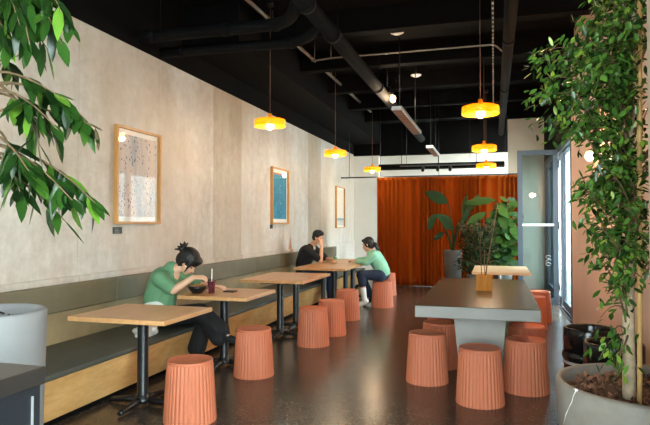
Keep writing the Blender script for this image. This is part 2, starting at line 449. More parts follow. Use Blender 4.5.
# dark service door edge in the back wall
d4 = bpy.data.objects.new('door_5', None); COL.objects.link(d4); d4.location = (-2.6, YB, 0); d4['kind'] = 'structure'
MB().box((-3.0, YB-0.04, 0), (-2.92, YB, 2.1), .004).box((-3.0, YB-0.04, 2.1), (-2.1, YB, 2.17), .004).build('door_frame', M['back_pad'], d4)
MB().box((-2.92, YB-0.03, 0), (-2.1, YB, 2.1)).build('door_panel', M['back_pad'], d4)

# ------------------------------------------------------------------ ceiling services
BEAMS = [3.2, 4.6, 7.2, 8.8, 10.4, 12.0, 13.6]
for i, y in enumerate(BEAMS):
    struct('ceiling_beam', MB().box((XW, y-0.09, 3.86), (XR, y+0.09, ZT), .006), M['black_paint'])
struct('ceiling_bulkhead', MB().box((XW, 6.4, 3.62), (-2.95, YB-0.2, ZT), .006), M['black_paint'])
def arc(pts, n=6, r=0.25):
    """round the corners of a polyline"""
    pts = [V(p) for p in pts]; out = [pts[0]]
    for i in range(1, len(pts)-1):
        a, b, c = pts[i-1], pts[i], pts[i+1]
        p0 = b+(a-b).normalized()*min(r, (a-b).length*.49); p1 = b+(c-b).normalized()*min(r, (c-b).length*.49)
        for k in range(n+1):
            t = k/n; out.append(p0*(1-t)**2 + b*2*t*(1-t) + p1*t*t)
    out.append(pts[-1]); return out
def pipe(name, pts, r, label, cat, mat='duct', bend=0.25, collars=(), group=None, seg=14):
    t = thing(name, pts[0], label, cat, group)
    MB().tube(arc(pts, 6, bend), r, seg).build('duct_run' if r > .04 else 'run', M[mat], t)
    for c0, c1 in collars:
        MB().tube([c0, c1], r*1.14, seg).build('collar', M[mat], t)
    p, q = V(pts[0]), V(pts[-1]); n = max(2, int((q-p).length/2.2))
    for i in range(n):
        pp = p.lerp(V(pts[1]), 0.15+0.8*i/max(1, n-1)); MB().tube([pp, (pp.x, pp.y, ZT)], 0.006, 6).build('hanger_rod', M[mat], t)
    return t
pipe('drain_pipe', [(XW, 5.5, 3.47), (-2.0, 5.52, 3.47), (-1.64, 4.9, 3.50)], 0.064, 'thick black pipe across the ceiling leaving the concrete wall nearest the big potted tree', 'pipe',
     collars=[((-3.6, 5.5, 3.47), (-3.52, 5.5, 3.47)), ((-2.72, 5.51, 3.47), (-2.64, 5.51, 3.47)), ((-2.15, 5.52, 3.47), (-2.1, 5.52, 3.47))])
pipe('drain_pipe', [(XW, 5.95, 3.43), (-1.98, 6.0, 3.43), (-1.66, 5.55, 3.46)], 0.060, 'second thick black pipe across the ceiling, just beyond and below the first', 'pipe',
     collars=[((-3.5, 5.95, 3.43), (-3.42, 5.95, 3.43)), ((-2.15, 5.99, 3.43), (-2.1, 5.99, 3.43))])
pipe('ceiling_duct', [(-1.65, 2.0, 3.46), (-1.65, 13.9, 3.46)], 0.082, 'long round black duct running the length of the ceiling above the heaters', 'duct',
     collars=[((-1.65, y, 3.46), (-1.65, y+.08, 3.46)) for y in (5.0, 5.9, 8.4, 11.0)])
pipe('ceiling_duct', [(0.165, 1.5, 3.46), (0.165, 13.5, 3.46)], 0.062, 'straight dark round duct running lengthwise between the pendants and the tree', 'duct',
     collars=[((0.165, y, 3.46), (0.165, y+.07, 3.46)) for y in (4.2, 6.6, 9.0)])
pipe('conduit', [(-2.70, 2.5, 4.0), (-2.70, 13.0, 4.0)], 0.024, 'pale straight metal conduit running lengthwise under the black ceiling near the concrete wall', 'conduit', 'conduit', seg=8)
pipe('conduit', [(-2.62, 8.27, 3.88), (-2.3, 8.27, 3.9), (0.02, 8.27, 3.9), (0.12, 8.27, 3.8)], 0.012, 'thin pale conduit crossing the black ceiling towards the pendants', 'conduit', 'conduit', 0.06, seg=8)
bd = MB(); bd.tube([(0.0, 3.0, 3.5), (0.0, 11.0, 3.5)], 0.006, 6)
t = thing('conduit', (0.0, 3.0, 3.5), 'dark segmented cable run with pale clips going straight away above the pendants', 'cable run')
bd.build('run', M['duct'], t)
bd = MB()
for i in range(60): bd.box((-0.009, 3.05+i*0.133, 3.489), (0.009, 3.10+i*0.133, 3.511))
bd.build('clip', M['conduit'], t)['kind'] = 'stuff'
for y in (3.5, 5.5, 7.7, 9.6): MB().tube([(0.0, y, 3.5), (0.0, y, ZT)], 0.004, 5).build('hanger_rod', M['duct'], t)
# rectangular duct over the curtain, and the spot track below it
t = thing('supply_duct', (-2.55, 14.3, 2.9), 'wide black rectangular duct hanging above the rust curtain', 'duct')
MB().box((-2.75, 14.2, 2.79), (0.25, 14.55, 2.91), .01).build('duct_body', M['black_paint'], t)
for x in (-2.2, -1.3, -0.4): MB().tube([(x, 14.37, 2.9), (x, 14.37, ZT)], 0.008, 6).build('hanger_rod', M['black_paint'], t)
t = thing('track_rail', (-2.0, 13.15, 2.75), 'black lighting track hanging in front of the curtain top', 'track light rail')
MB().box((-2.05, 13.13, 2.735), (-0.35, 13.17, 2.765)).build('track', M['black_metal'], t)
for x in (-1.9, -0.5): MB().tube([(x, 13.15, 2.76), (x, 13.15, ZT)], 0.005, 6).build('hanger_rod', M['black_metal'], t)
for i, (x, lb) in enumerate(((-1.53, 'black track spotlight nearest the passage on the rail over the curtain'), (-1.2, 'middle black track spotlight on the rail over the curtain'), (-0.93, 'black track spotlight nearest the pendant row on the rail over the curtain'))):
    t = thing('track_spotlight', (x, 13.15, 2.735), lb, 'spotlight', 'track spotlights over the curtain')
    MB().cyl((x, 13.15, 2.70), 0.012, 0.035, 8).build('stem', M['black_metal'], t)
    MB().tube([(x, 13.19, 2.70), (x, 13.10, 2.63)], 0.036, 12).build('spot_head', M['black_metal'], t)
# radiant heaters
def heater(x, y0, y1, z, label):
    t = thing('radiant_heater', (x, y0, z), label, 'heater', 'ceiling heaters')
    MB().box((x-0.07, y0, z), (x+0.07, y1, z+0.055), .006).build('heater_body', M['steel'], t)
    m = MB().box((x-0.058, y0+0.03, z-0.006), (x+0.058, y1-0.03, z+0.004))
    for i in range(14):
        yy = y0+.06+(y1-y0-.12)*i/13; m.box((x-0.058, yy-0.006, z-0.012), (x+0.058, yy+0.006, z-0.004))
    m.build('heater_grille', M['heater'], t)
    for yy in (y0+.25, y1-.25): MB().tube([(x, yy, z+.05), (x, yy, ZT)], 0.007, 6).build('hanger_rod', M['black_metal'], t)
heater(-1.22, 7.56, 9.7, 2.93, 'long brown-faced radiant heater hanging nearer to the camera')
heater(-1.22, 11.6, 13.1, 2.94, 'smaller far radiant heater hanging near the curtain')
# ceiling discs
for px, py, d, lb in ((397, 32, 7.5, 'pale round ceiling detector close to the thin crossing conduit'), (416, 75, 9.9, 'small pale ceiling detector farther back than the other')):
    p = at(px, py, d); t = thing('ceiling_detector', (p.x, p.y, p.z), lb, 'detector', 'ceiling detectors')
    MB().lathe([(0, -.03), (.05, -.03), (.085, -.012), (.09, 0), (0, 0)], p, 20).build('detector_body', M['white'], t)
    MB().tube([p, (p.x, p.y, ZT)], 0.012, 8).build('stem', M['black_metal'], t)
# lit spot
p = at(393, 101, 9.2)
t = thing('ceiling_spotlight', p, 'lit warm spotlight hanging under the round duct beside the heater', 'spotlight')
q = p + V((-0.10, 0.05, 0.22))
MB().tube([q, (q.x, q.y, ZT)], 0.008, 8).build('stem', M['black_metal'], t)
MB().tube([q, q.lerp(p, 0.65)], [0.05, 0.062], 14).build('spot_head', M['black_metal'], t)
MB().ell(p+V((0, 0, .03)), (0.042, 0.042, 0.055)).build('bulb', M['spot_bulb'], t)
pl = bpy.data.lights.new('spot_glow', 'POINT'); pl.energy = 30; pl.color = (1, .75, .5); pl.shadow_soft_size = .05
po = bpy.data.objects.new('spot_glow', pl); COL.objects.link(po); po.location = p+V((0, -0.02, -0.1)); po.parent = None

# ------------------------------------------------------------------ pendants
def pendant_proto():
    t = thing('pendant_lamp', (0, 0, 0), None, None)
    prof = [(0.0, .052), (0.035, .052), (0.16, .045), (0.186, .036), (0.190, .02), (0.190, -.045), (0.186, -.048), (0.183, -.044), (0.183, .016), (0.178, .03), (0.15, .038), (0.0, .044)]
    MB().lathe(prof, seg=48).build('lamp_shade', M['shade'], t)
    MB().lathe([(0, .115), (.018, .115), (.024, .10), (.024, .075), (.034, .07), (.036, .052), (0, .05)], seg=20).build('lamp_cap', M['shade'], t)
    MB().tube([(0, 0, .11), (0, 0, 1.45)], 0.0035, 6).build('cord', M['heater'], t)
    MB().lathe([(0, 1.49), (.04, 1.49), (.045, 1.44), (0, 1.44)], seg=16).build('ceiling_rose', M['black_metal'], t)
    sk = MB().cyl((0, 0, 0.0), 0.02, 0.045, 12).build('socket', M['black_metal'], t)
    MB().ell((0, 0, -.035), (.047, .047, .05)).build('bulb', M['bulb'], sk)
    return t
P0 = pendant_proto()
PEND = [(-2.63, 6.62, 2.67, 'yellow pendant lamp above the second timber table, closest over the bench side'), (-2.63, 9.67, 2.66, 'yellow pendant lamp above the man in black, middle of the bench row'),
        (-2.63, 12.85, 2.67, 'small far yellow pendant lamp hanging in front of the white back wall'),
        (-0.13, 6.25, 2.62, 'large near yellow pendant lamp over the concrete table'), (-0.14, 9.4, 2.62, 'yellow pendant lamp behind the one over the concrete table'),
        (-0.14, 11.83, 2.58, 'farthest yellow pendant lamp in the row, over the plants by the curtain')]
for i, (x, y, z, lb) in enumerate(PEND):
    o = P0 if i == 0 else copy_tree(P0)
    o.location = (x, y, z); tag(o, lb, 'pendant lamp', 'yellow pendant lamps')
    ld = bpy.data.lights.new('pendant_glow', 'POINT'); ld.energy = 18; ld.color = (1, .83, .58); ld.shadow_soft_size = 0.045
    lo = bpy.data.objects.new('pendant_glow', ld); COL.objects.link(lo); lo.location = (x, y, z-0.1)

# ------------------------------------------------------------------ banquette bench
YS, YE = 2.0, 13.3
bench = thing('banquette_bench', (-3.3, YS, 0), 'long built-in timber banquette bench with olive back panels along the concrete wall', 'bench')
def prism(pts_xz, y0, y1):
    m = MB(); a = [m.bm.verts.new((x, y0, z)) for x, z in pts_xz]; b_ = [m.bm.verts.new((x, y1, z)) for x, z in pts_xz]
    n = len(a); m.face(a); m.face(b_[::-1])
    for i in range(n): m.face([a[i], a[(i+1) % n], b_[(i+1) % n], b_[i]])
    return m
def runs(q): return zip(q[:-1], q[1:])
for a, c in runs([YS, 4.90, 7.32, 9.74, 12.16, YE]):
    prism([(-3.0, 0.05), (-2.915, 0.362), (-3.6, 0.362), (-3.6, 0.05)], a+.002, c-.002).build('front_panel', M['plywood'], bench)
for a, c in runs([YS, 4.95, 8.49, 12.03, YE]):
    MB().box((-3.64, a+.003, .62+.05), (-3.585, c-.003, .905), .012, 2).build('back_cushion', M['back_pad'], bench)
    MB().box((-3.645, a+.002, .40), (-3.61, c-.002, .675), .002).build('back_board', M['back_low'], bench)
MB().box((-3.63, YS, .362), (-2.89, YE, .405), .012, 2).build('seat_pad', M['seat_pad'], bench)
MB().box((-3.5, YS, 0), (-3.03, YE, .06)).build('toe_kick', M['black_paint'], bench)
MB().box((XW+.029, YS, 0), (-3.64, YE, .885)).build('back_frame', M['back_low'], bench)
MB().box((-3.72+.03, YE, 0), (-2.93, YE+.03, .40), .004).build('end_panel', M['plywood'], bench)

# ------------------------------------------------------------------ stools
NF = 36
def stool_proto():
    t = thing('stool', (0, 0, 0), None, None)
    def flute(a, z):
        return 1 + 0.042*(abs(math.cos(a*NF/2))**0.8) - 0.026
    z_r = [(0.188, 0.0), (0.189, 0.012), (0.184, 0.09), (0.1765, 0.225), (0.1685, 0.35), (0.1638, 0.420)]
    m = MB(); m.lathe(z_r, seg=NF*8, fn=flute)
    m.lathe([(0.178, 0.0), (0.169, 0.2), (0.156, 0.42)], seg=48)
    m.build('fluted_body', M['terracotta'], t)
    MB().lathe([(0.1615, .418), (.1645, .425), (.1645, .437), (.160, .443), (.150, .4425), (.146, .4395), (.08, .4385), (0, .4385)], seg=64).build('seat', M['terracotta'], t)
    return t
ST0 = stool_proto()
STOOLS = [
 (-2.14, 3.82, 'terracotta fluted stool beside the empty square table nearest the camera'),
 (-2.195, 5.12, 'terracotta fluted stool at the end of the table where the woman eats'),
 (-2.062, 6.58, 'terracotta fluted stool at the near corner of the third timber table'),
 (-2.03, 7.27, 'terracotta fluted stool tucked just behind the one at the third timber table'),
 (-2.125, 8.50, 'terracotta fluted stool between the third table and the couple'),
 (-1.86, 9.93, 'terracotta fluted stool the woman in the mint top sits on'),
 (-2.08, 11.62, 'terracotta fluted stool half hidden behind the woman in the mint top'),
 (-0.592, 5.36, 'terracotta fluted stool at the concrete table corner facing the aisle'),
 (-0.115, 4.84, 'terracotta fluted stool at the middle of the concrete table end, nearest the camera'),
 (0.255, 5.29, 'terracotta fluted stool at the concrete table corner beside the kegs'),
 (-0.53, 5.96, 'terracotta fluted stool under the aisle side of the concrete table, second in'),
 (-0.56, 6.66, 'terracotta fluted stool under the aisle side of the concrete table, third in'),
 (0.30, 6.0, 'terracotta fluted stool under the door side of the concrete table, second in'),
 (0.33, 6.72, 'terracotta fluted stool under the door side of the concrete table, third in'),
 (0.50, 8.45, 'terracotta fluted stool by the near corner of the small pale far table'),
 (0.62, 9.10, 'sunlit terracotta fluted stool between the small far table and the door'),
]
for i, (x, y, lb) in enumerate(STOOLS):
    o = ST0 if i == 0 else copy_tree(ST0)
    o.location = (x, y, 0); o.rotation_euler.z = random.uniform(0, PI)
    tag(o, lb, 'stool', 'terracotta stools')

# ------------------------------------------------------------------ timber tables
def pedestal(t, x, y, mat='black_metal', r=0.043, ztop=0.70):
    m = MB().lathe([(0, 0.03), (.075, .03), (.07, .06), (r+.006, .085), (r, .1), (r, ztop-.02)], (x, y, 0), 24)
    po_ = m.build('pole', M[mat], t)
    MB().box((x-.2, y-.2, ztop-.02), (x+.2, y+.2, ztop+.004), .003).build('mounting_plate', M[mat], po_)
    for k in range(4):
        a = k*PI/2; d = V((math.cos(a), math.sin(a), 0)); p = V((x, y, 0))
        f = MB(); f.tube([p+d*.03+V((0, 0, .048)), p+d*.14+V((0, 0, .042)), p+d*.27+V((0, 0, .028)), p+d*.295+V((0, 0, .02))], [.03, .026, .021, .017], 10)
        f.build('foot', M[mat], po_)
def cafe_table(x0, x1, y0, y1, poles, label, mat='oak_top', pmat='black_metal', r=.043, group='timber tables along the bench'):
    t = thing('cafe_table', ((x0+x1)/2, (y0+y1)/2, 0), label, 'table', group)
    MB().box((x0, y0, .705), (x1, y1, .74), .004, 2).build('tabletop', M[mat], t)
    for (px, py) in poles: pedestal(t, px, py, pmat, r)
    return t
cafe_table(-3.07, -2.245, 3.64, 4.37, [(-2.67, 4.02)], 'empty square timber table on one black pedestal, nearest the camera')
cafe_table(-2.95, -2.215, 5.0, 5.74, [(-2.625, 5.37)], 'square timber table holding the bowl and the berry drink')
cafe_table(-3.05, -2.20, 6.63, 7.82, [(-2.63, 6.98), (-2.63, 7.60)], 'empty longer timber table on two black pedestals behind the eating woman')
cafe_table(-3.05, -2.20, 8.66, 9.93, [(-2.63, 8.95), (-2.63, 9.60)], 'longer timber table in front of the couple')
cafe_table(-3.05, -2.20, 9.97, 11.2, [(-2.63, 10.38), (-2.63, 10.95)], 'farthest timber table along the bench, just past the couple')
cafe_table(-0.31, 0.50, 8.62, 10.0, [(0.08, 9.3)], 'pale timber table on a thin steel leg behind the concrete table', 'far_top', 'steel', 0.022, group=None)

# ------------------------------------------------------------------ concrete table
ct = thing('concrete_table', (-0.165, 6.28, 0), 'large polished concrete communal table on tapered plinths', 'table')
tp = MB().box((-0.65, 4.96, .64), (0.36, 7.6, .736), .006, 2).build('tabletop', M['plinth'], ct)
tag(MB().box((-0.647, 4.963, .734), (0.357, 7.597, .74), .0025).build('dim_top_surface', M['dim_top_concrete'], tp), 'dark top surface with shade in its colour')  # shade of the top face painted as a darker skin over the slab
for y0, y1 in ((5.28, 5.62), (6.9, 7.24)):
    m = MB(); zz = [(0, .165), (.64, .225)]; vs = []
    for z, w in zz: vs.append([m.bm.verts.new((-0.125+sx*w, y, z)) for sx, y in ((-1, y0), (1, y0), (1, y1), (-1, y1))])
    for k in range(4): m.face([vs[0][k], vs[0][(k+1) % 4], vs[1][(k+1) % 4], vs[1][k]])
    m.face(vs[0][::-1]); m.face(vs[1])
    bmesh.ops.bevel(m.bm, geom=m.bm.edges[:], offset=.006, segments=2, affect='EDGES')
    m.build('plinth', M['plinth'], ct)
# wooden block vase with twigs
vx, vy = -0.10, 6.28
vz = thing('block_vase', (vx, vy, .74), 'square amber timber vase holding dry twigs on the concrete table', 'vase')
m = MB().box((vx-.08, vy-.08, .74), (vx+.08, vy-.066, .90), .003).box((vx-.08, vy+.066, .74), (vx+.08, vy+.08, .90), .003)
m.box((vx-.08, vy-.066, .74), (vx-.066, vy+.066, .90)).box((vx+.066, vy-.066, .74), (vx+.08, vy+.066, .90)).box((vx-.066, vy-.066, .741), (vx+.066, vy+.066, .76))
m.build('vase_body', M['amber_wood'], vz)
m = MB()
b0 = V((vx+.0, vy, .77))
m.tube([b0, b0+V((.03, 0, .25)), b0+V((.085, .02, .55)), b0+V((.14, .03, .88))], [.008, .007, .006, .005], 6)
m.tube([b0+V((-.02, 0, 0)), b0+V((-.03, 0, .2)), b0+V((-.04, -.01, .42)), b0+V((-.03, -.01, .62))], [.005, .004, .003, .002], 6)
m.tube([b0+V((.02, .02, 0)), b0+V((0, .03, .2)), b0+V((.0, .05, .38))], [.005, .004, .002], 6)
m.build('twigs', M['bark'], vz)
m = MB()
for i in range(9):
    q = b0+V((.14, .03, .88)); a = i*2.4
    m.leaf(q-V((.0, 0, .012*i)), (math.cos(a)*.8, math.sin(a)*.8, .4), (0, 0, 1), .05, .022)
m.build('leaves', M['leaf_small'], vz)

# ------------------------------------------------------------------ pictures
def art_mat(kind):
    t = NT('print ' + kind); tc = t.n('ShaderNodeTexCoord'); vec = tc.outputs['Generated']
    sep = t.n('ShaderNodeSeparateXYZ'); t.l(vec, sep.inputs[0])
    if kind == 'speckled':
        n1 = t.noise(t.coord((1, 3, .6)), 1.4, 4)
        c = t.ramp(n1, [(0.38, lin((168, 164, 170))), (0.5, lin((206, 188, 178))), (0.66, lin((224, 202, 188)))])
        vo = t.n('ShaderNodeTexVoronoi', Scale=1.0, Randomness=1.0); t.l(t.coord((1, 34, 19)), vo.inputs['Vector'])
        pick = t.math('GREATER_THAN', t.noise(t.coord((1, 9, 5)), 1.0, 2), 0.47)
        sp = t.math('MULTIPLY', t.math('LESS_THAN', vo.outputs['Distance'], 0.26), pick)
        c = t.mix(sp, c, lin((96, 100, 112)))
    elif kind == 'blue':
        n1 = t.noise(t.coord((1, 4, 3)), 2, 4)
        c = t.ramp(n1, [(0.3, lin((28, 118, 148))), (0.7, lin((48, 144, 172)))])
        n2 = t.noise(t.coord((1, 20, 9)), 1.5, 2)
        band = t.math('LESS_THAN', t.math('ABSOLUTE', t.math('SUBTRACT', sep.outputs['Y'], 0.55)), 0.06)
        sp = t.math('MULTIPLY', t.math('GREATER_THAN', n2, 0.62), band)
        c = t.mix(sp, c, lin((190, 220, 225)))
        c = t.mix(t.math('GREATER_THAN', sep.outputs['Z'], 0.965), c, lin((200, 110, 80)))
    else:
        c = t.ramp(sep.outputs['Z'], [(0.0, lin((206, 200, 188))), (0.13, lin((206, 200, 188))), (0.14, lin((110, 152, 168))), (0.2, lin((110, 152, 168))), (0.21, lin((226, 210, 186))), (1, lin((232, 214, 188)))])
    t.l(c, t.b.inputs['Base Color']); t.b.inputs['Roughness'].default_value = 0.6
    return t.m
def picture(y0, y1, z0, z1, kind, label, mw):
    x = XW; t = thing('framed_picture', (x, (y0+y1)/2, z0), label, 'picture', 'framed prints on the concrete wall')
    f = 0.026; dp = 0.05
    m = MB().box((x, y0, z0), (x+dp, y0+f, z1), .002).box((x, y1-f, z0), (x+dp, y1, z1), .002).box((x, y0+f, z0), (x+dp, y1-f, z0+f), .002).box((x, y0+f, z1-f), (x+dp, y1-f, z1), .002)
    m.build('frame', M['oak_frame'], t)
    mb_ = MB().box((x, y0+f, z0+f), (x+.012, y1-f, z1-f)).build('mat_board', M['mat_board'], t)
    MB().box((x+.012, y0+f+mw, z0+f+mw*1.3), (x+.016, y1-f-mw, z1-f-mw*1.3)).build('print', art_mat(kind), mb_)
    MB().box((x+.030, y0+f, z0+f), (x+.033, y1-f, z1-f)).build('glazing', M['pic_glass'], t)
picture(5.06, 5.87, 1.43, 2.45, 'speckled', 'framed print of dark specks on pale sand, on the wall before the eating woman', .04)
picture(9.38, 10.22, 1.43, 2.43, 'blue', 'framed blue print with a white border in an oak frame', .05)
picture(13.64, 14.47, 1.33, 2.36, 'pale', 'far narrow framed pale print with a blue band near its foot', .03)
for y, z, lb in ((5.13, 1.33, 'small black placard below the speckled print'), (9.42, 1.35, 'small black placard below the blue print')):
    t = thing('wall_placard', (XW, y, z), lb, 'placard', 'placards under the prints')
    MB().box((XW, y-.075 if z < 1.34 else y-.06, z), (XW+.008, y+.075 if z < 1.34 else y+.06, z+.07), .002).build('plate', M['tag'], t)
    m = MB()
    for i in range(3): m.box((XW+.008, y-.05, z+.015+i*.016), (XW+.0088, y+.03-.012*i, z+.019+i*.016))
    m.build('fine_print', M['conduit'], t)

# ------------------------------------------------------------------ curtain
ct_ = thing('curtain', (-1.06, 13.4, 0.02), 'floor-length pleated rust orange curtain across the far end', 'curtain')
m = MB(); nx, nz = 520, 14
rr = random.Random(3); ph = [rr.uniform(0, 6.28) for _ in range(6)]
rows = []
for j in range(nz+1):
    z = 0.006 + (2.50-0.006)*j/nz; tt = j/nz; row = []
    for i in range(nx+1):
        u = i/nx; x = -2.62 + 3.13*u
        s_ = u*29 + 0.9*math.sin(u*9+ph[0]) + 0.5*math.sin(u*23+ph[1])
        amp = 0.042+0.018*math.sin(u*17+ph[2]) + 0.012*(1-tt)
        y = 13.40 + amp*math.sin(2*PI*s_) + 0.006*math.sin(2*PI*s_*2.3+ph[3]+tt*2)*(1-tt*.6) + 0.02*math.sin(u*31+tt*3+ph[4])*(1-tt)
        row.append(m.bm.verts.new((x+0.01*math.sin(2*PI*s_*.5)*(1-tt), y, z)))
    rows.append(row)
for j in range(nz):
    for i in range(nx): m.face([rows[j][i], rows[j][i+1], rows[j+1][i+1], rows[j+1][i]], True)
bmesh.ops.solidify(m.bm, geom=m.bm.faces[:], thickness=0.004)
m.build('curtain_fabric', M['curtain'], ct_)
MB().box((-2.62, 13.392, 2.46), (.51, 13.408, 2.512)).build('heading_tape', M['curtain'], ct_)
cr = thing('curtain_rail', (-1.4, 13.4, 2.52), 'thin black curtain rail hung across the room on rods', 'rail')
MB().box((-3.5, 13.38, 2.515), (.53, 13.42, 2.545)).build('rail', M['black_metal'], cr)
for x in (-3.3, -2.55, -1.2, 0.25): MB().tube([(x, 13.4, 2.54), (x, 13.4, ZT)], .006, 6).build('hanger_rod', M['black_metal'], cr)

# ------------------------------------------------------------------ plants
def pot_lathe(prof_out, c, mat, parent, name='pot', seg=64):
    return MB().lathe(prof_out, c, seg).build(name, mat, parent)
def mulch(c, r, z, n, parent, mat='chips', name='bark_mulch'):
    m = MB(); m.lathe([(r, z-.03), (r*.6, z-.012), (0, z)], (c[0], c[1], 0), 32)
    for i in range(n):
        a = random.uniform(0, 2*PI); q = r*math.sqrt(random.random())*.95
        p = V((c[0]+q*math.cos(a), c[1]+q*math.sin(a), z-.005+random.uniform(-.01, .012)))
        b2 = bmesh.new(); bmesh.ops.create_cube(b2, size=1)
        L = random.uniform(.018, .042)
        mt = Matrix.Translation(p) @ Quaternion((random.gauss(0, 1), random.gauss(0, 1), random.gauss(0, 1), random.gauss(0, 1))).normalized().to_matrix().to_4x4() @ Matrix.Diagonal((L, L*.38, .004, 1))
        m.merge(b2, mt)
    o = m.build(name, M[mat], parent); o['kind'] = 'stuff'; return o
def curve_pts(p0, p1, sag=0.0, side=V((0, 0, 0)), n=6):
    out = []
    for i in range(n+1):
        t = i/n; q = p0.lerp(p1, t) + V((0, 0, 1))*sag*4*t*(1-t) + side*(4*t*(1-t)); out.append(q)
    return out

# tall pot and big-leaved tree beside the counter
pc = V((-2.50, 2.40, 0))
tr = thing('potted_tree', pc, 'tall pale round planter with a large-leaved rubber-type tree beside the dark counter', 'potted tree')
pot_lathe([(0, 0), (.235, 0), (.245, .02), (.268, .93), (.268, .975), (.262, .985), (.247, .985), (.242, .975), (.238, .90), (0, .90)], pc, M['pot_pale'], tr)
mulch((pc.x, pc.y), .237, .935, 40, tr, 'soil', 'soil')
wood_m = MB(); lf = MB()
trunk = [V((pc.x, pc.y, .9)), V((pc.x-.03, pc.y+.02, 1.4)), V((pc.x-.02, pc.y-.03, 1.9)), V((pc.x-.06, pc.y, 2.5)), V((pc.x-.03, pc.y+.05, 3.2))]
wood_m.tube(trunk, [.03, .028, .024, .02, .012], 10)
random.seed(21)
def droop_leaves(path, n, L, W, start=.25, spread=1.0, droop=.9):
    for i in range(n):
        t = start + (1-start)*(i+random.random()*.7)/n; t = min(t, .999)
        k = t*(len(path)-1); a = int(k); q = path[a].lerp(path[a+1], k-a); tang = (path[a+1]-path[a]).normalized()
        ang = random.uniform(0, 2*PI)
        d = tang*random.uniform(.3, .9) + V((math.cos(ang), math.sin(ang), 0))*spread*random.uniform(.25, .8) + V((0, 0, -droop*random.uniform(.0, 1.1)))
        l = L*random.uniform(.7, 1.15)
        lf.leaf(q, d, V((random.uniform(-.4, .4), random.uniform(-.6, .2), 1)), l, W*random.uniform(.8, 1.15), random.uniform(.05, .3), .3)
BR = [ # (start z on trunk, end px, py, depth, sag, leaves)
 (3.1, 48, -25, 2.75, .15, 18), (2.9, 62, 12, 2.7, .12, 15), (2.8, 44, 20, 2.85, .1, 16), (2.75, 20, 25, 2.7, .1, 16), (2.7, 30, 45, 2.65, .1, 14), (2.85, 10, 0, 2.8, .1, 18), (2.95, 30, 2, 2.75, .1, 16),
 (2.9, 72, 30, 2.75, .12, 9), (2.75, 62, 45, 2.7, .12, 8), (2.0, 96, 128, 2.7, .06, 9),
 (2.6, 8, 45, 2.8, .1, 14), (2.5, 48, 50, 2.8, .15, 10),
 (2.2, 70, 104, 2.7, .06, 13), (2.15, 88, 122, 2.75, .08, 14), (2.1, 58, 130, 2.65, .08, 14), (2.1, 34, 118, 2.75, .05, 10), (2.2, 40, 146, 2.8, .05, 9),
 (1.85, 95, 203, 2.75, .06, 15), (1.85, 72, 200, 2.65, .06, 14), (1.8, 50, 196, 2.8, .06, 13), (1.8, 20, 192, 2.7, .04, 12), (1.9, 34, 180, 2.65, .06, 12), (1.95, 12, 172, 2.85, .05, 9), (1.75, 66, 222, 2.75, .04, 5),
]
def on_trunk(z):
    for a, b_ in zip(trunk[:-1], trunk[1:]):
        if a.z <= z <= b_.z: return a.lerp(b_, (z-a.z)/(b_.z-a.z))
    return trunk[-1]
for (z, px, py, d, sag, n) in BR:
    e = at(px, py, d); p = curve_pts(on_trunk(z), e, sag, V((0, random.uniform(-.05, .05), 0)), 8)
    wood_m.tube(p, [.010, .009, .008, .007, .006, .005, .004, .003, .002], 6)
    droop_leaves(p, int(n*1.45), .162, .046, .5, .95, .8)
# unseen side of the crown, so the tree is whole from elsewhere
for i in range(14):
    a = random.uniform(PI*.5, PI*1.5); z = random.uniform(1.9, 3.1)
    e = V((pc.x+.7*math.cos(a), pc.y+.55*math.sin(a), z+.15)); e.x = max(e.x, XW+.25)
    p = curve_pts(on_trunk(z), e, .06, V((0, 0, 0)), 8); wood_m.tube(p, [.010, .009, .008, .007, .006, .005, .004, .003, .002], 6)
    droop_leaves(p, 10, .155, .048, .45, .8, .8)
wood_m.build('trunk', M['bark'], tr); lf.build('foliage', M['leaf_big'], tr, fixn=False)

# fig tree in the low round planter by the pier
pc = V((0.665, 2.92, 0))
ft = thing('potted_fig', pc, 'wide grey planter with a tall small-leaved fig tree tied to a bamboo stake', 'potted tree')
pot_lathe([(0, 0), (.33, 0), (.345, .015), (.385, .57), (.393, .700), (.388, .714), (.370, .716), (.362, .708), (.358, .58), (0, .58)], pc, M['pot_grey'], ft, seg=96)
m = MB()
sc = [at(579, 388, 2.28), at(575, 398, 2.26), at(570, 406, 2.25), at(566, 416, 2.25), at(562, 428, 2.25)]
def on_pot(p):
    d = V((p.x-pc.x, p.y-pc.y, 0)).normalized(); z = p.z
    r = .385+(z-.57)*(.008/.13) if z > .57 else .345+(z-.015)*(.04/.555)
    return V((pc.x, pc.y, z))+d*(r+.001)
def scratch(px, py):
    best = None
    for i in range(200):
        p = at(px, py, 2.0+i*.006); d = (V((p.x, p.y, 0))-V((pc.x, pc.y, 0))).length
        if d < .388: return on_pot(p)
    return on_pot(p)
sp_ = [scratch(*q) for q in ((578, 390), (575, 396), (573, 402), (569, 408), (566, 415), (563, 424))]
m.tube(sp_, [.002, .001, .0016, .0008, .002, .0008], 6); m.tube([scratch(576, 389), scratch(579, 390)], .005, 6)
tag(m.build('scratch_mark', M['white'], ft), 'pale scratch down the planter side')
mulch((pc.x, pc.y), .357, .672, 620, ft)
random.seed(5)
t0 = at(629, 394, 2.55)
trunk = [V((t0.x, t0.y, .62)), at(629, 360, 2.55), at(628, 300, 2.56), at(632, 220, 2.58), at(630, 120, 2.6), at(634, 20, 2.6), at(630, -60, 2.6), at(622, -140, 2.62)]
tw = MB(); wm = MB().tube(trunk, [.028, .027, .025, .021, .018, .014, .010, .006], 12)
st = MB().tube([V((at(639.5, 396, 2.46).x, at(639.5, 396, 2.46).y, .6)), at(639.5, 200, 2.50), at(639.5, 30, 2.54), at(639, -60, 2.54)], .0105, 10)
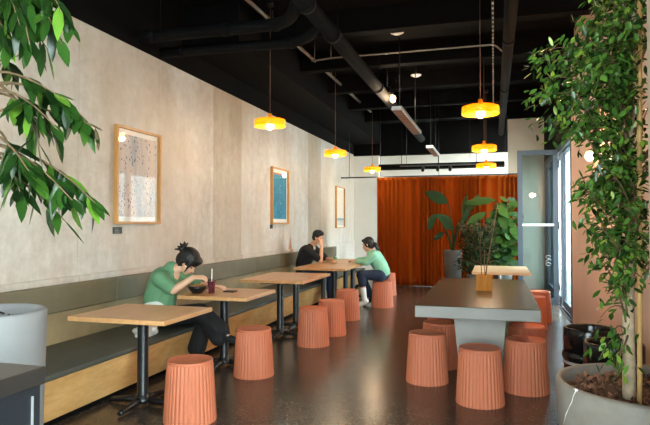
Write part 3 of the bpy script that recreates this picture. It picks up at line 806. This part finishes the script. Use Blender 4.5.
for py in (330, 250, 170, 90): st.ell(at(639.5, py, 2.48), (.013, .013, .006), seg=10, rings=6)
st.build('bamboo_stake', M['bamboo'], ft)
lf = MB(); rnd = random.Random(11)
def z_at(py, d): return at(325, py, d).z
def fig_twig(e, n, up0=.35, L=.044, W=.019):
    z = max(.95, min(e.z - rnd.uniform(.02, up0), 3.4))
    s0 = trunk[0]
    for a, b_ in zip(trunk[:-1], trunk[1:]):
        if a.z <= z <= b_.z: s0 = a.lerp(b_, (z-a.z)/(b_.z-a.z))
    p = curve_pts(s0, e, rnd.uniform(.02, .08), V((rnd.uniform(-.03, .03), rnd.uniform(-.03, .03), 0)), 7)
    ln = (e-s0).length
    tw.tube(p, [.006, .005, .004, .0035, .003, .0022, .0016, .001], 5)
    for i in range(n):
        t = 1-(rnd.random()**1.15)*min(.75, .32/max(ln, .1)); k = t*(len(p)-1.001); a = int(k); q = p[a].lerp(p[a+1], k-a)
        q = q + V((rnd.gauss(0, .033), rnd.gauss(0, .033), rnd.gauss(0, .028)))
        q.x = min(q.x, XR-.06); 
        tang = (p[a+1]-p[a]).normalized(); ang = rnd.uniform(0, 2*PI)
        d = tang*rnd.uniform(.1, .6)+V((math.cos(ang), math.sin(ang), 0))*rnd.uniform(.3, .9)+V((0, 0, -rnd.uniform(0, .9)))
        lf.leaf(q, d, V((rnd.gauss(0, .5), rnd.gauss(0, .5), 1)), L*rnd.uniform(.75, 1.2), W*rnd.uniform(.8, 1.2), rnd.uniform(.05, .35), .3)
# px ranges of the crown by height: (y0, y1, xmin, xmax, twigs)
for (y0, y1, xa, xb, n) in ((-90, 0, 590, 650, 24), (0, 30, 588, 640, 12), (20, 60, 578, 640, 15), (55, 95, 580, 642, 13), (90, 130, 576, 642, 16), (125, 165, 586, 642, 12), (160, 205, 578, 642, 20), (200, 245, 582, 642, 18), (238, 262, 584, 640, 9), (262, 290, 604, 640, 3)):
    for i in range(n):
        d = rnd.uniform(2.36, 2.86); e = at(rnd.uniform(xa, xb), rnd.uniform(y0, y1), d)
        fig_twig(e, rnd.randint(22, 34))
for (px, py, n) in ((530, 62, 22), (548, 50, 24), (556, 66, 22), (540, 92, 18), (530, 100, 22), (545, 78, 16), (550, 120, 22), (560, 100, 26), (565, 118, 26), (572, 125, 24), (542, 122, 14), (576, 80, 18), (560, 55, 14), (588, 30, 18), (575, 22, 7), (582, 40, 14), (556, 130, 12), (570, 60, 14)):
    fig_twig(at(px, py, rnd.uniform(2.4, 2.75)), n*3, .3)
for (px, py, n) in ((600, 358, 9), (610, 352, 11), (613, 372, 10), (617, 384, 5), (600, 318, 4), (612, 300, 6)):
    fig_twig(at(px, py, 2.48), n*2, .02)
# the far side of the crown, hidden by the pier from here
for i in range(24):
    fig_twig(V((rnd.uniform(.72, 1.0), rnd.uniform(2.45, 3.2), rnd.uniform(1.3, 3.3))), 20)
tk = wm.build('trunk', M['bark_pale'], ft); tw.build('twigs', M['bark'], tk); lf.build('foliage', M['leaf_small'], ft, fixn=False)

# plants in front of the curtain
def planter(name, x, y, w, h, label, cat, mat):
    t = thing(name, (x, y, 0), label, cat)
    MB().lathe([(0, 0), (w*.42, 0), (w*.5, h*.98), (w*.5, h), (w*.45, h), (w*.45, h-.04), (0, h-.04)], (x, y, 0), 4 if False else 40).build('pot', M[mat], t)
    MB().lathe([(w*.45, h-.045), (0, h-.03)], (x, y, 0), 24).build('soil', M['soil'], t)
    return t
random.seed(13)
x, y = at(453, 250, 12.3).x, at(453, 250, 12.3).y
t = planter('bird_of_paradise_plant', x, y, .38, .88, 'paddle-leaved plant in a tall grey planter before the curtain', 'potted plant', 'planter_dim')
sm_, lm = MB(), MB()
for (px, py, tx, ty, tz, L, W) in ((448, 203, -.75, -.35, .45, .52, .26), (434, 214, -.25, -.3, -.8, .36, .16), (441, 217, .5, -.4, -.5, .38, .2), (444, 232, -.4, -.5, -.3, .28, .12), (463, 216, .15, .2, .95, .5, .10), (466, 214, .5, -.2, .8, .5, .12), (462, 226, .3, -.3, .8, .4, .12), (452, 222, -.6, -.5, .3, .4, .18)):
    e = at(px, py, 12.3 + random.uniform(-.15, .15)); b0 = V((x+random.uniform(-.05, .05), y, .84))
    p = curve_pts(b0, e, 0, V((0, 0, 0)), 6); p = [q + V((0, 0, .12*math.sin(PI*i/6))) for i, q in enumerate(p)]
    sm_.tube(p, [.014, .013, .012, .011, .01, .009, .008], 6)
    lm.leaf(e, (tx, ty*.6, tz), (.1, -1, .35), L, W, .2, .2, ((0, .1), (.15, .6), (.4, 1), (.7, .85), (.9, .4), (1, 0)))
sm_.build('stalks', M['leaf_dark'], t); lm.build('foliage', M['leaf_dark'], t, fixn=False)
def bush(name, px, d, h0, h1, wpx, label, n, L, W, potw, poth, mat='leaf_dark', potmat='planter_dim'):
    c = at(px, 260, d); t = planter(name, c.x, c.y, potw, poth, label, 'potted plant', potmat)
    tm, lm = MB(), MB(); rx = wpx/FPX*d/2
    for i in range(n):
        a = random.uniform(0, 2*PI); q = math.sqrt(random.random()); z = random.uniform(h0, h1)
        e = V((c.x+rx*q*math.cos(a), c.y+rx*.8*q*math.sin(a), z))
        p = curve_pts(V((c.x, c.y, poth-.05+(z-poth)*.35)), e, .04, V((0, 0, 0)), 4); tm.tube(p, [.008, .006, .005, .004, .002], 5)
        for k in range(9):
            v = p[2].lerp(p[4], random.random()) + V((random.gauss(0, .035), random.gauss(0, .035), random.gauss(0, .03)))
            an = random.uniform(0, 2*PI)
            lm.leaf(v, (math.cos(an), math.sin(an), random.uniform(-.8, .4)), (random.gauss(0, .4), random.gauss(0, .4), 1), L*random.uniform(.7, 1.2), W, .2, .3)
    tm.tube([(c.x, c.y, poth-.06), (c.x, c.y, h1-.1)], .014, 8)
    tm.build('stems', M['bark'], t); lm.build('foliage', M[mat], t, fixn=False); return t
bush('potted_shrub', 477, 11.6, .5, 1.55, 44, 'dense small-leaved dark shrub in the middle of the curtain plants', 210, .085, .045, .42, .42)
c = at(503, 262, 12.2); t = planter('fiddle_leaf_fig', c.x, c.y, .38, .40, 'round-leaved fig plant at the curtain end next to the folded glass door', 'potted plant', 'planter_dim')
sm_, lm = MB(), MB()
for (ox, hh) in ((-.16, 1.62), (.10, 1.98), (.2, 1.6), (0, 1.25), (-.05, 1.8)):
    b0 = V((c.x+ox*.3, c.y, .34)); e = V((c.x+ox, c.y-.05, hh)); p = curve_pts(b0, e, 0, V((0, 0, 0)), 8); sm_.tube(p, [.013]*9, 6)
    for k in range(30):
        q = p[2].lerp(p[8], (k+.5)/30); an = k*2.4
        lm.leaf(q, (math.cos(an), math.sin(an)*.7, random.uniform(-.5, .4)), (random.uniform(-.3, .3), -1, random.uniform(.2, .9)), random.uniform(.19, .27), random.uniform(.15, .2), .3, .15, ((0, .15), (.2, .6), (.5, .85), (.78, 1), (.93, .6), (1, 0)))
sm_.build('stems', M['bark'], t); lm.build('foliage', M['leaf_fiddle'], t, fixn=False)
c = at(483, 262, 12.3); t = planter('banana_plant', c.x, c.y, .34, .5, 'plant with a broad arching yellow-green leaf rising behind the shrub', 'potted plant', 'planter_dim')
sm_, lm = MB(), MB()
for (px, py, tx, ty, tz, L, W) in ((496, 200, -.9, -.3, -.02, .65, .2), (497, 205, .5, -.5, -.5, .35, .2), (486, 212, -.8, -.4, -.5, .5, .2), (500, 216, .3, -.8, -.6, .35, .2)):
    e = at(px, py, 12.1); p = curve_pts(V((c.x, c.y, .45)), e, .05, V((0, 0, 0)), 6); sm_.tube(p, [.012]*7, 6)
    lm.leaf(e, (tx, ty*.6, tz), (.1, -1, .5), L, W, .2, .2)
sm_.build('stalks', M['leaf_dark'], t); lm.build('foliage', M['leaf_fiddle'], t, fixn=False)

# street greenery beyond the doors
random.seed(31)
c = V((4.2, 12.2, 0))
t = thing('street_shrub', c, 'leafy shrub outside beyond the glass door', 'shrub')
tm, lm = MB(), MB()
for i in range(120):
    a = random.uniform(0, 2*PI); q = .9*math.sqrt(random.random()); e = c+V((q*math.cos(a), q*math.sin(a), random.uniform(.5, 2.4)))
    tm.tube(curve_pts(c+V((0, 0, .2+e.z*.2)), e, .05, V((0, 0, 0)), 3), [.01, .008, .006, .003], 5)
    for k in range(7):
        an = random.uniform(0, 2*PI); lm.leaf(e+V((random.gauss(0, .08), random.gauss(0, .08), random.gauss(0, .08))), (math.cos(an), math.sin(an), random.uniform(-.6, .4)), (0, 0, 1), .15, .07)
tm.tube([c-V((0, 0, .06)), c+V((0, 0, 1.6))], .03, 8)
tm.build('stems', M['bark'], t); lm.build('foliage', M['leaf_small'], t, fixn=False)

# ------------------------------------------------------------------ kegs
def keg(x, y, label):
    t = thing('keg', (x, y, 0), label, 'keg', 'black kegs by the pink wall')
    MB().lathe([(0, .02), (.17, .02), (.185, .05), (.19, .12), (.19, .30), (.192, .36), (.206, .385), (.207, .405), (.193, .428), (.166, .50), (0, .51)], (x, y, 0), 48).build('keg_body', M['keg'], t)
    MB().lathe([(.178, .0), (.19, .0), (.193, .06), (.182, .06), (.178, 0)], (x, y, 0), 48).build('foot_ring', M['keg'], t)
    MB().lathe([(.166, .49), (.166, .60), (.172, .612), (.186, .614), (.193, .602), (.193, .425), (.18, .425), (.166, .49)], (x, y, 0), 48).build('top_ring', M['keg'], t)
    MB().lathe([(0, .54), (.03, .54), (.035, .52), (.035, .50), (0, .50)], (x, y, 0), 16).build('valve', M['steel'], t)
    m = MB(); a0 = math.atan2(-y, -x)+.35
    for i in range(6):
        a = a0+i*.06; a2 = a+.045
        p = [V((x+.194*math.cos(q), y+.194*math.sin(q), z)) for q, z in ((a, .54), (a2, .54), (a2, .56), (a, .56))]
        f = [m.bm.verts.new(v) for v in p]; m.face(f)
    m.build('label_marks', M['white'], t)
    MB().lathe([(.195, .335), (.195, .356), (.187, .356), (.187, .335), (.195, .335)], (x, y, 0), 48).build('band', M['steel'], t)
keg(.72, 5.0, 'glossy black keg with a pale band, standing behind the other keg')
keg(.79, 4.42, 'glossy black keg directly behind the grey concrete planter')

# ------------------------------------------------------------------ counter
k = thing('counter', (-2.2, 1.0, 0), 'dark stone-topped counter with charcoal cabinet beside the pale planter', 'counter')
MB().box((-2.75, .2, .835), (-1.61, 1.80, .90), .005, 2).build('countertop', M['counter'], k)
MB().box((-2.72, .23, .08), (-1.625, 1.79, .835), .003).build('cabinet_body', M['cabinet'], k)
MB().box((-2.70, .26, 0), (-1.70, 1.72, .08)).build('toe_kick', M['black_paint'], k)
tag(MB().box((-1.627, 1.745, .1), (-1.620, 1.752, .80)).build('edge_strip', M['steel'], k), 'pale vertical metal edge strip')
for yy in (.55, 1.07): MB().box((-1.64, yy, .11), (-1.615, yy+.5, .81), .003).build('cabinet_door', M['cabinet'], k)

# ------------------------------------------------------------------ wall lamp
wl = thing('wall_lamp', (XR, 6.5, 2.1), 'small lit wall lamp on the pink wall, glimpsed through the fig leaves', 'wall lamp')
MB().box((XR-.02, 6.44, 2.04), (XR, 6.56, 2.16), .004).build('wall_plate', M['black_metal'], wl)
MB().tube([(XR-.02, 6.5, 2.1), (XR-.1, 6.5, 2.1)], .01, 8).build('arm', M['black_metal'], wl)
MB().ell((XR-.14, 6.5, 2.13), (.04, .04, .05)).build('bulb', M['bulb'], wl)
ld = bpy.data.lights.new('wall_lamp_glow', 'POINT'); ld.energy = 60; ld.color = (1, .62, .32); ld.shadow_soft_size = .05
lo = bpy.data.objects.new('wall_lamp_glow', ld); COL.objects.link(lo); lo.location = (XR-.2, 6.5, 2.13)

# ------------------------------------------------------------------ people
def basis(fwd, up):
    f = V(fwd).normalized(); s_ = V(up).cross(f).normalized(); u = f.cross(s_).normalized()   # s_ = the person's own left
    return f, u, s_
def head(mb, c, f, u, s_, k=1.0):
    rot = Matrix((f, s_, u)).transposed()
    P = lambda a, b_, h: c + f*a*k + s_*b_*k + u*h*k
    mb.ell(P(-.01, 0, .03), (.092*k, .074*k, .088*k), rot)
    mb.ell(P(.022, 0, -.035), (.066*k, .060*k, .080*k), rot)
    mb.ell(P(.045, 0, -.092), (.034*k, .032*k, .026*k), rot)       # chin
    mb.cap(P(.078, 0, -.002), .010*k, P(.097, 0, -.036), .013*k)       # nose
    for e in (-1, 1):
        mb.ell(P(-.006, e*.076, -.012), (.018*k, .008*k, .03*k), rot)  # ears
        mb.ell(P(.062, e*.032, .012), (.016*k, .024*k, .010*k), rot)   # brow
        mb.ell(P(.048, e*.036, -.04), (.026*k, .022*k, .022*k), rot)   # cheeks
    mb.ell(P(.078, 0, -.068), (.013*k, .024*k, .008*k), rot)
    return P, rot
def face_bits(parent, P, rot, k=1.0):
    for e in (-1, 1):
        MB().ell(P(.071, e*.031, -.006), (.009*k, .014*k, .0065*k), rot, 10, 8).build('eye', M['eye'], parent)
        MB().ell(P(.080, e*.032, .018), (.006*k, .02*k, .004*k), rot, 10, 6).build('eyebrow', M['hair'], parent)
    MB().ell(P(.089, 0, -.066), (.006*k, .02*k, .0075*k), rot, 10, 8).build('lips', M['lip'], parent)
def hand(mb, wrist, d, n, curl=0.5, left=False, k=1.0):
    """palm and five bent fingers; d points along the hand, n out of the palm"""
    d = V(d).normalized(); n = (V(n)-d*V(n).dot(d)).normalized(); s_ = d.cross(n)*(-1 if left else 1)
    W = V(wrist)
    for o in (-.026, -.009, .009, .026): mb.cap(W+d*.01+s_*o*.7, .013*k, W+d*.085+s_*o, .0115*k)
    for i, (o, L) in enumerate(((-.029, .062), (-.010, .072), (.010, .078), (.029, .070))):
        p = W+d*.088+s_*o*1.05; a = 0; dirv = d
        for j, fr in enumerate((.45, .32, .23)):
            a += curl*(.5+.25*j); dv = d*math.cos(a)+n*math.sin(a); q = p+dv*L*fr*1.15
            mb.cap(p, (.0088-.001*j)*k, q, (.0082-.001*j)*k); p = q
    p = W+d*.03+s_*.03; q = p+(s_*.75+d*.55+n*.35).normalized()*.045; r = q+(d*.8+n*.55+s_*.1).normalized()*.034
    mb.chain([p, q, r], [.013, .0105, .008])
def person(label, J, skin='skin', voxel=.0065):
    """J holds the joints; returns the continuous body mesh and helpers"""
    m = MB()
    m.cap(J['pelvis'], .115, J['waist'], .10); m.cap(J['waist'], .10, J['chest'], .115)
    pl_ = V(J['pelvis']); w = (V(J['hipL'])-V(J['hipR']))
    m.cap(J['hipL'], .085, J['hipR'], .085)
    m.cap(V(J['shL']).lerp(V(J['shR']), .12), .06, V(J['shR']).lerp(V(J['shL']), .12), .06)
    m.cap(J['chest'], .11, V(J['neck'])-V((0, 0, .05)), .07)
    f, u, s_ = basis(*J['face'])
    hc = V(J['head'])
    m.cap(J['neck'], .05, hc-u*.075-f*.02, .048)
    P, rot = head(m, hc, f, u, s_)
    for s in 'LR':
        m.chain([J['sh'+s], J['el'+s], J['wr'+s]], [.052, .040, .027])
        m.cap(V(J['el'+s]).lerp(V(J['wr'+s]), .3), .039, J['wr'+s], .027)
        hd = J['hand'+s]; hand(m, J['wr'+s], hd[0], hd[1], hd[2], s == 'L')
        m.chain([J['hip'+s], J['kn'+s], J['an'+s]], [.082, .055, .038])
        m.cap(V(J['kn'+s]).lerp(V(J['an'+s]), .25), .056, J['an'+s], .036)
        ft_ = V(J['ft'+s]); m.cap(J['an'+s], .036, V(J['an'+s]).lerp(ft_, .4)-V((0, 0, .02)), .034); m.cap(V(J['an'+s])-V((0, 0, .02)), .034, ft_, .028)
    b_ = blob(m, voxel, 5)
    base = V((pl_.x, pl_.y, 0))
    o = b_.build('person', M[skin], None, base)
    tag(o, label, 'person', 'customers')
    face_bits(o, P, rot)
    return o, P, rot, f, u, s_
def garment(name, mat, parent, fn, voxel=.011, smooth=8):
    m = MB(); fn(m); return blob(m, voxel, smooth).build(name, M[mat], parent)
def shoe(parent, an, ft_, mat, r=.042):
    m = MB(); an, ft_ = V(an), V(ft_); d = (ft_-an); d.z = 0; d.normalize()
    m.cap(an-V((0, 0, .015))-d*.03, r, an.lerp(ft_, .5)-V((0, 0, .015)), r*.95); m.cap(an.lerp(ft_, .5)-V((0, 0, .012)), r*.95, ft_, r*.8); m.cap(an+V((0, 0, .02)), r*1.0, an-V((0, 0, .02)), r)
    return blob(m, .008, 5).build('shoe', M[mat], parent)

# --- woman eating at the second table
J = dict(pelvis=(-3.23, 5.2, .525), waist=(-3.29, 5.2, .675), chest=(-3.225, 5.21, .85), neck=(-3.125, 5.22, .965), head=(-2.955, 5.235, 1.045), face=((.72, .02, -.69), (.69, 0, .72)),
         shR=(-3.165, 5.04, .89), shL=(-3.145, 5.40, .89), elR=(-3.005, 5.03, .782), elL=(-2.96, 5.50, .785), wrR=(-2.835, 5.11, .905), wrL=(-2.79, 5.44, .785),
         handR=((.9, .2, .05), (.1, .4, -1), 1.0), handL=((.9, -.2, .02), (-.1, .2, -1), .3),
         hipR=(-3.21, 5.10, .50), hipL=(-3.21, 5.31, .50), knR=(-2.76, 5.12, .57), knL=(-2.80, 5.31, .49), anR=(-2.47, 5.09, .37), anL=(-2.90, 5.26, .10), ftR=(-2.36, 5.07, .32), ftL=(-2.74, 5.25, .045))
o, P, rot, f, u, s_ = person('woman in a green tee and black trousers with a hair bun, bent over a bowl', J)
w1 = o
def tee(m):
    m.cap(V(J['pelvis'])+V((-.01, 0, .08)), .148, J['waist'], .138); m.cap(J['waist'], .138, J['chest'], .150); m.cap(J['chest'], .148, V(J['neck'])-V((.03, 0, .045)), .092); m.cap(V(J['neck'])-V((.05, 0, .03)), .082, V(J['neck'])+V((-.02, 0, .02)), .070)
    m.cap(V(J['chest'])+V((0, -.06, .0)), .11, V(J['waist'])+V((0, -.05, 0)), .115); m.cap(V(J['chest'])+V((0, .06, .0)), .11, V(J['waist'])+V((0, .05, 0)), .115)
    m.cap(V(J['chest'])+V((.05, 0, -.02)), .11, V(J['waist'])+V((.1, 0, -.03)), .1)
    m.cap(V(J['shL']).lerp(V(J['shR']), .08), .078, V(J['shR']).lerp(V(J['shL']), .08), .078)
    for s in 'LR':
        e = V(J['sh'+s]).lerp(V(J['el'+s]), .72); m.cap(J['sh'+s], .077, e, .070)
garment('tee_shirt', 'green_tee', o, tee)
def hem(m):
    m.cap(V(J['pelvis'])+V((-.03, -.06, .02)), .152, V(J['pelvis'])+V((-.03, .06, .02)), .152)
garment('undershirt_hem', 'white', o, hem)
def trousers(m):
    m.cap(V(J['hipL'])+V((.02, 0, 0)), .108, V(J['hipR'])+V((.02, 0, 0)), .108)
    m.chain([J['hipR'], J['knR'], V(J['knR']).lerp(V(J['anR']), .8)], [.108, .088, .088])
    m.cap(V(J['knR'])+V((.06, 0, -.05)), .075, V(J['anR'])+V((-.08, 0, -.03)), .085)
    m.chain([J['hipL'], J['knL'], V(J['knL']).lerp(V(J['anL']), .78)], [.105, .085, .095])
garment('trousers', 'black_cloth', o, trousers)
shoe(o, J['anR'], J['ftR'], 'black_cloth', .04); shoe(o, J['anL'], J['ftL'], 'black_cloth', .042)
def hair1(m):
    m.ell(P(-.024, 0, .048), (.116, .098, .100), rot); m.ell(P(-.06, 0, -.01), (.082, .088, .09), rot)
    m.ell(P(.055, 0, .085), (.058, .076, .036), rot); m.ell(P(.078, .0, .052), (.022, .062, .028), rot)
    for e in (-1, 1):
        m.cap(P(.045, e*.066, .045), .026, P(.05, e*.068, -.005), .016); m.cap(P(.05, e*.068, -.0), .014, P(.055, e*.066, -.075), .006)
        m.cap(P(-.03, e*.07, .0), .03, P(-.04, e*.06, -.06), .022)
hr = garment('hair', 'hair', o, hair1, .0065, 4)
def bun(m):
    m.ell(P(-.135, .0, .05), (.045, .044, .042), rot); m.cap(P(-.09, 0, .04), .03, P(-.13, 0, .05), .032)
    for a, b_, h in ((-.185, .03, .105), (-.15, -.03, .125), (-.20, 0, .03), (-.19, -.03, .0), (-.15, .03, .12), (-.205, .01, .07)): m.cap(P(-.135, 0, .05), .022, P(a, b_, h), .008)
garment('hair_bun', 'hair', hr, bun, .0065, 3)

# --- man with his cheek on his hand
K = dict(pelvis=(-3.30, 10.0, .53), waist=(-3.33, 10.0, .70), chest=(-3.25, 10.0, .90), neck=(-3.16, 10.0, 1.05), head=(-3.04, 9.99, 1.185), face=((.93, -.15, -.24), (.24, 0, .97)),
         shR=(-3.21, 9.80, .975), shL=(-3.19, 10.20, .975), elR=(-2.93, 9.80, .785), elL=(-2.95, 10.24, .785), wrR=(-2.935, 9.86, 1.035), wrL=(-2.73, 9.95, .78),
         handR=((-.22, .35, .9), (-.8, .5, -.1), .55), handL=((.35, -.9, .02), (0, 0, -1), .3),
         hipR=(-3.24, 9.89, .50), hipL=(-3.24, 10.11, .50), knR=(-2.80, 9.86, .52), knL=(-2.80, 10.16, .52), anR=(-2.76, 9.86, .10), anL=(-2.84, 10.16, .10), ftR=(-2.60, 9.85, .045), ftL=(-2.68, 10.16, .045))
o, P, rot, f, u, s_ = person('man in a black shirt on the bench resting his cheek on his hand', K, 'skin_tan')
def shirt2(m):
    m.cap(V(K['pelvis'])+V((0, 0, .01)), .155, K['waist'], .14); m.cap(K['waist'], .14, K['chest'], .158); m.cap(K['chest'], .15, V(K['neck'])-V((.02, 0, .05)), .085)
    m.cap(V(K['chest'])+V((0, -.08, 0)), .115, V(K['waist'])+V((0, -.06, 0)), .11); m.cap(V(K['chest'])+V((0, .08, 0)), .115, V(K['waist'])+V((0, .06, 0)), .11)
    m.cap(V(K['shL']).lerp(V(K['shR']), .06), .082, V(K['shR']).lerp(V(K['shL']), .06), .082)
    for s in 'LR': m.cap(K['sh'+s], .08, V(K['sh'+s]).lerp(V(K['el'+s]), .8), .068)
garment('shirt', 'black_cloth', o, shirt2)
def jeans(m):
    m.cap(K['hipL'], .108, K['hipR'], .108)
    for s in 'LR': m.chain([K['hip'+s], K['kn'+s], V(K['kn'+s]).lerp(V(K['an'+s]), .9)], [.102, .078, .062])
garment('jeans', 'denim', o, jeans)
for s in 'LR': shoe(o, K['an'+s], K['ft'+s], 'black_cloth')
def hair2(m):
    m.ell(P(-.022, 0, .048), (.100, .084, .092), rot); m.ell(P(-.05, 0, .0), (.066, .080, .075), rot); m.ell(P(.045, 0, .088), (.048, .066, .038), rot); m.ell(P(.0, 0, .10), (.075, .062, .045), rot)
    for e in (-1, 1): m.cap(P(.02, e*.07, .06), .022, P(.005, e*.074, .005), .012)
garment('hair', 'hair', o, hair2, .0065, 4)

# --- woman in mint on the stool
Q = dict(pelvis=(-1.87, 9.93, .575), waist=(-1.89, 9.93, .70), chest=(-1.985, 9.93, .845), neck=(-2.055, 9.93, .955), head=(-2.115, 9.94, 1.072), face=((-.95, .12, -.22), (-.2, 0, .98)),
         shL=(-1.985, 9.745, .89), shR=(-2.005, 10.115, .89), elL=(-2.09, 9.72, .775), elR=(-2.13, 10.18, .80), wrL=(-2.31, 9.87, .79), wrR=(-2.33, 10.05, .79),
         handL=((-.9, .4, .05), (0, 0, -1), .5), handR=((-.9, -.4, .05), (0, 0, -1), .5),
         hipL=(-1.89, 9.83, .545), hipR=(-1.89, 10.03, .545), knL=(-2.17, 9.66, .57), knR=(-2.27, 10.03, .53), anL=(-2.11, 9.64, .14), anR=(-2.07, 10.04, .13), ftL=(-2.25, 9.61, .045), ftR=(-2.20, 10.04, .045))
o, P, rot, f, u, s_ = person('woman in a mint long-sleeved top seated on a terracotta stool leaning to the table', Q)
def top3(m):
    m.cap(V(Q['pelvis'])+V((0, 0, .03)), .150, Q['waist'], .132); m.cap(Q['waist'], .132, Q['chest'], .138); m.cap(Q['chest'], .135, V(Q['neck'])-V((-.01, 0, .05)), .085)
    m.cap(V(Q['chest'])+V((0, -.06, 0)), .105, V(Q['waist'])+V((0, -.05, 0)), .105); m.cap(V(Q['chest'])+V((0, .06, 0)), .105, V(Q['waist'])+V((0, .05, 0)), .105)
    m.cap(V(Q['shL']).lerp(V(Q['shR']), .08), .076, V(Q['shR']).lerp(V(Q['shL']), .08), .076)
    for s in 'LR': m.chain([Q['sh'+s], Q['el'+s], V(Q['el'+s]).lerp(V(Q['wr'+s]), .92)], [.076, .062, .046])
garment('top', 'mint', o, top3)
def trs3(m):
    m.cap(Q['hipL'], .112, Q['hipR'], .112); m.cap(V(Q['pelvis'])+V((.03, 0, -.01)), .115, Q['pelvis'], .115)
    for s in 'LR': m.chain([Q['hip'+s], Q['kn'+s], V(Q['kn'+s]).lerp(V(Q['an'+s]), .38 if s == 'L' else .85)], [.10, .078, .068])
garment('trousers', 'navy', o, trs3)
def sock(m): m.cap(V(Q['knL']).lerp(V(Q['anL']), .55), .052, Q['anL'], .044)
garment('sock', 'white', o, sock, .009, 4)
shoe(o, Q['anL'], Q['ftL'], 'white', .044); shoe(o, Q['anR'], Q['ftR'], 'black_cloth', .044)
def hair3(m):
    m.ell(P(-.022, 0, .045), (.100, .084, .090), rot); m.ell(P(-.05, 0, -.01), (.07, .080, .085), rot); m.ell(P(.055, 0, .082), (.042, .066, .03), rot)
    for e in (-1, 1): m.cap(P(.03, e*.07, .05), .022, P(.0, e*.076, -.03), .018)
hr = garment('hair', 'hair', o, hair3, .0065, 4)
def tail(m): m.chain([P(-.09, 0, .0), P(-.135, .0, -.03), P(-.155, 0, -.10), P(-.15, 0, -.17)], [.035, .036, .032, .012])
garment('ponytail', 'hair', hr, tail, .0065, 4)

# ------------------------------------------------------------------ table things
bx, by = -2.845, 5.21
t = thing('bowl', (bx, by, .74), 'black bowl of food under the bent woman', 'bowl')
MB().lathe([(0, .0), (.05, 0), (.055, .01), (.085, .045), (.093, .075), (.088, .075), (.08, .048), (.05, .02), (0, .018)], (bx, by, .74), 32).build('bowl_body', M['bowl'], t)
m = MB().lathe([(.083, .058), (.05, .07), (0, .074)], (bx, by, .74), 24)
for i in range(40):
    a = random.uniform(0, 6.28); q = .075*math.sqrt(random.random()); p = V((bx+q*math.cos(a), by+q*math.sin(a), .808+random.uniform(0, .012)))
    m.ell(p, (random.uniform(.006, .014), random.uniform(.006, .012), .006), seg=6, rings=4)
fo = m.build('food', M['food'], t); fo['kind'] = 'stuff'
cx, cy = -2.70, 5.235
t = thing('smoothie_cup', (cx, cy, .74), 'clear cup of dark berry smoothie with a pale straw', 'drink')
MB().lathe([(0, 0), (.031, 0), (.042, .135), (.044, .137), (.044, .142), (.0405, .142), (.0295, .004), (0, .004)], (cx, cy, .74), 28).build('cup', M['cup_plastic'], t)
MB().lathe([(0, .006), (.0285, .006), (.0385, .118), (0, .118)], (cx, cy, .74), 28).build('smoothie', M['smoothie'], t)
MB().tube([(cx, cy, .76), (cx+.004, cy, .985)], .006, 8).build('straw', M['white'], t)
p = at(220, 290, 6.0)
t = thing('cutlery_tray', (-2.58, 5.42, .74), 'flat dark tray lying beside the smoothie on the same table', 'tray')
MB().box((-2.64, 5.36, .74), (-2.52, 5.46, .752), .004).build('tray_body', M['tag'], t)
gx, gy = -2.78, 10.2
t = thing('tumbler', (gx, gy, .74), 'small green tumbler on the table by the man', 'cup')
MB().lathe([(0, 0), (.03, 0), (.036, .09), (.033, .09), (.028, .006), (0, .006)], (gx, gy, .74), 20).build('cup', M['green_cup'], t)
# crumpled white bag on the seat
m = MB(); rb = random.Random(2); bc = V((-3.06, 4.62, .455))
for i in range(14): m.ell(bc+V((rb.uniform(-.07, .07), rb.uniform(-.08, .08), rb.uniform(-.01, .035))), (rb.uniform(.03, .055), rb.uniform(.03, .05), rb.uniform(.025, .04)))
m.box((bc.x-.06, bc.y-.06, .406), (bc.x+.06, bc.y+.06, .44))
bg = blob(m, .008, 3).build('crumpled_bag', M['white'], None, (bc.x, bc.y, .405))
tag(bg, 'crumpled white bag lying on the bench seat under the nearest table', 'bag')

# ------------------------------------------------------------------ light
w = bpy.data.worlds.new('sky'); S.world = w; w.use_nodes = True
nt = w.node_tree; bgn = nt.nodes['Background']
tc = nt.nodes.new('ShaderNodeTexCoord'); sp = nt.nodes.new('ShaderNodeSeparateXYZ'); rp = nt.nodes.new('ShaderNodeValToRGB')
nt.links.new(tc.outputs['Generated'], sp.inputs[0]); nt.links.new(sp.outputs['Z'], rp.inputs['Fac']); nt.links.new(rp.outputs['Color'], bgn.inputs['Color'])
rp.color_ramp.elements[0].color = (.95, .98, 1.0, 1); rp.color_ramp.elements[1].color = (.74, .86, 1.0, 1)
bgn.inputs['Strength'].default_value = 17.0
sl = bpy.data.lights.new('sun', 'SUN'); sl.energy = 22; sl.color = (1, .95, .86); sl.angle = R(1.0)
so = bpy.data.objects.new('sun', sl); COL.objects.link(so)
so.rotation_euler = V((-.30, -.10, -1.0)).to_track_quat('-Z', 'Y').to_euler()
def portal(loc, rot, sx, sy):
    l = bpy.data.lights.new('daylight_portal', 'AREA'); l.shape = 'RECTANGLE'; l.size = sx; l.size_y = sy
    l.cycles.is_portal = True
    o = bpy.data.objects.new('daylight_portal', l); COL.objects.link(o); o.location = loc; o.rotation_euler = rot
portal((-.45, YF-.06, 1.65), (R(90), 0, 0), 3.3, 3.3)
portal((XR+.2, 14.8, 1.65), (R(90), 0, R(90)), 2.0, 3.3)
portal((XR+.2, -.5, 1.65), (R(90), 0, R(90)), 4.2, 3.3)
portal((XR+.2, 11.35, 1.37), (R(90), 0, R(90)), 4.5, 2.75)

S.view_settings.view_transform = 'Standard'
S.view_settings.look = 'None'
S.view_settings.gamma = 1.0
S.view_settings.use_curve_mapping = False
S.view_settings.exposure = 0.5
try:
    S.cycles.use_denoising = True
    S.cycles.max_bounces = 10; S.cycles.diffuse_bounces = 5; S.cycles.transparent_max_bounces = 12
except Exception: pass
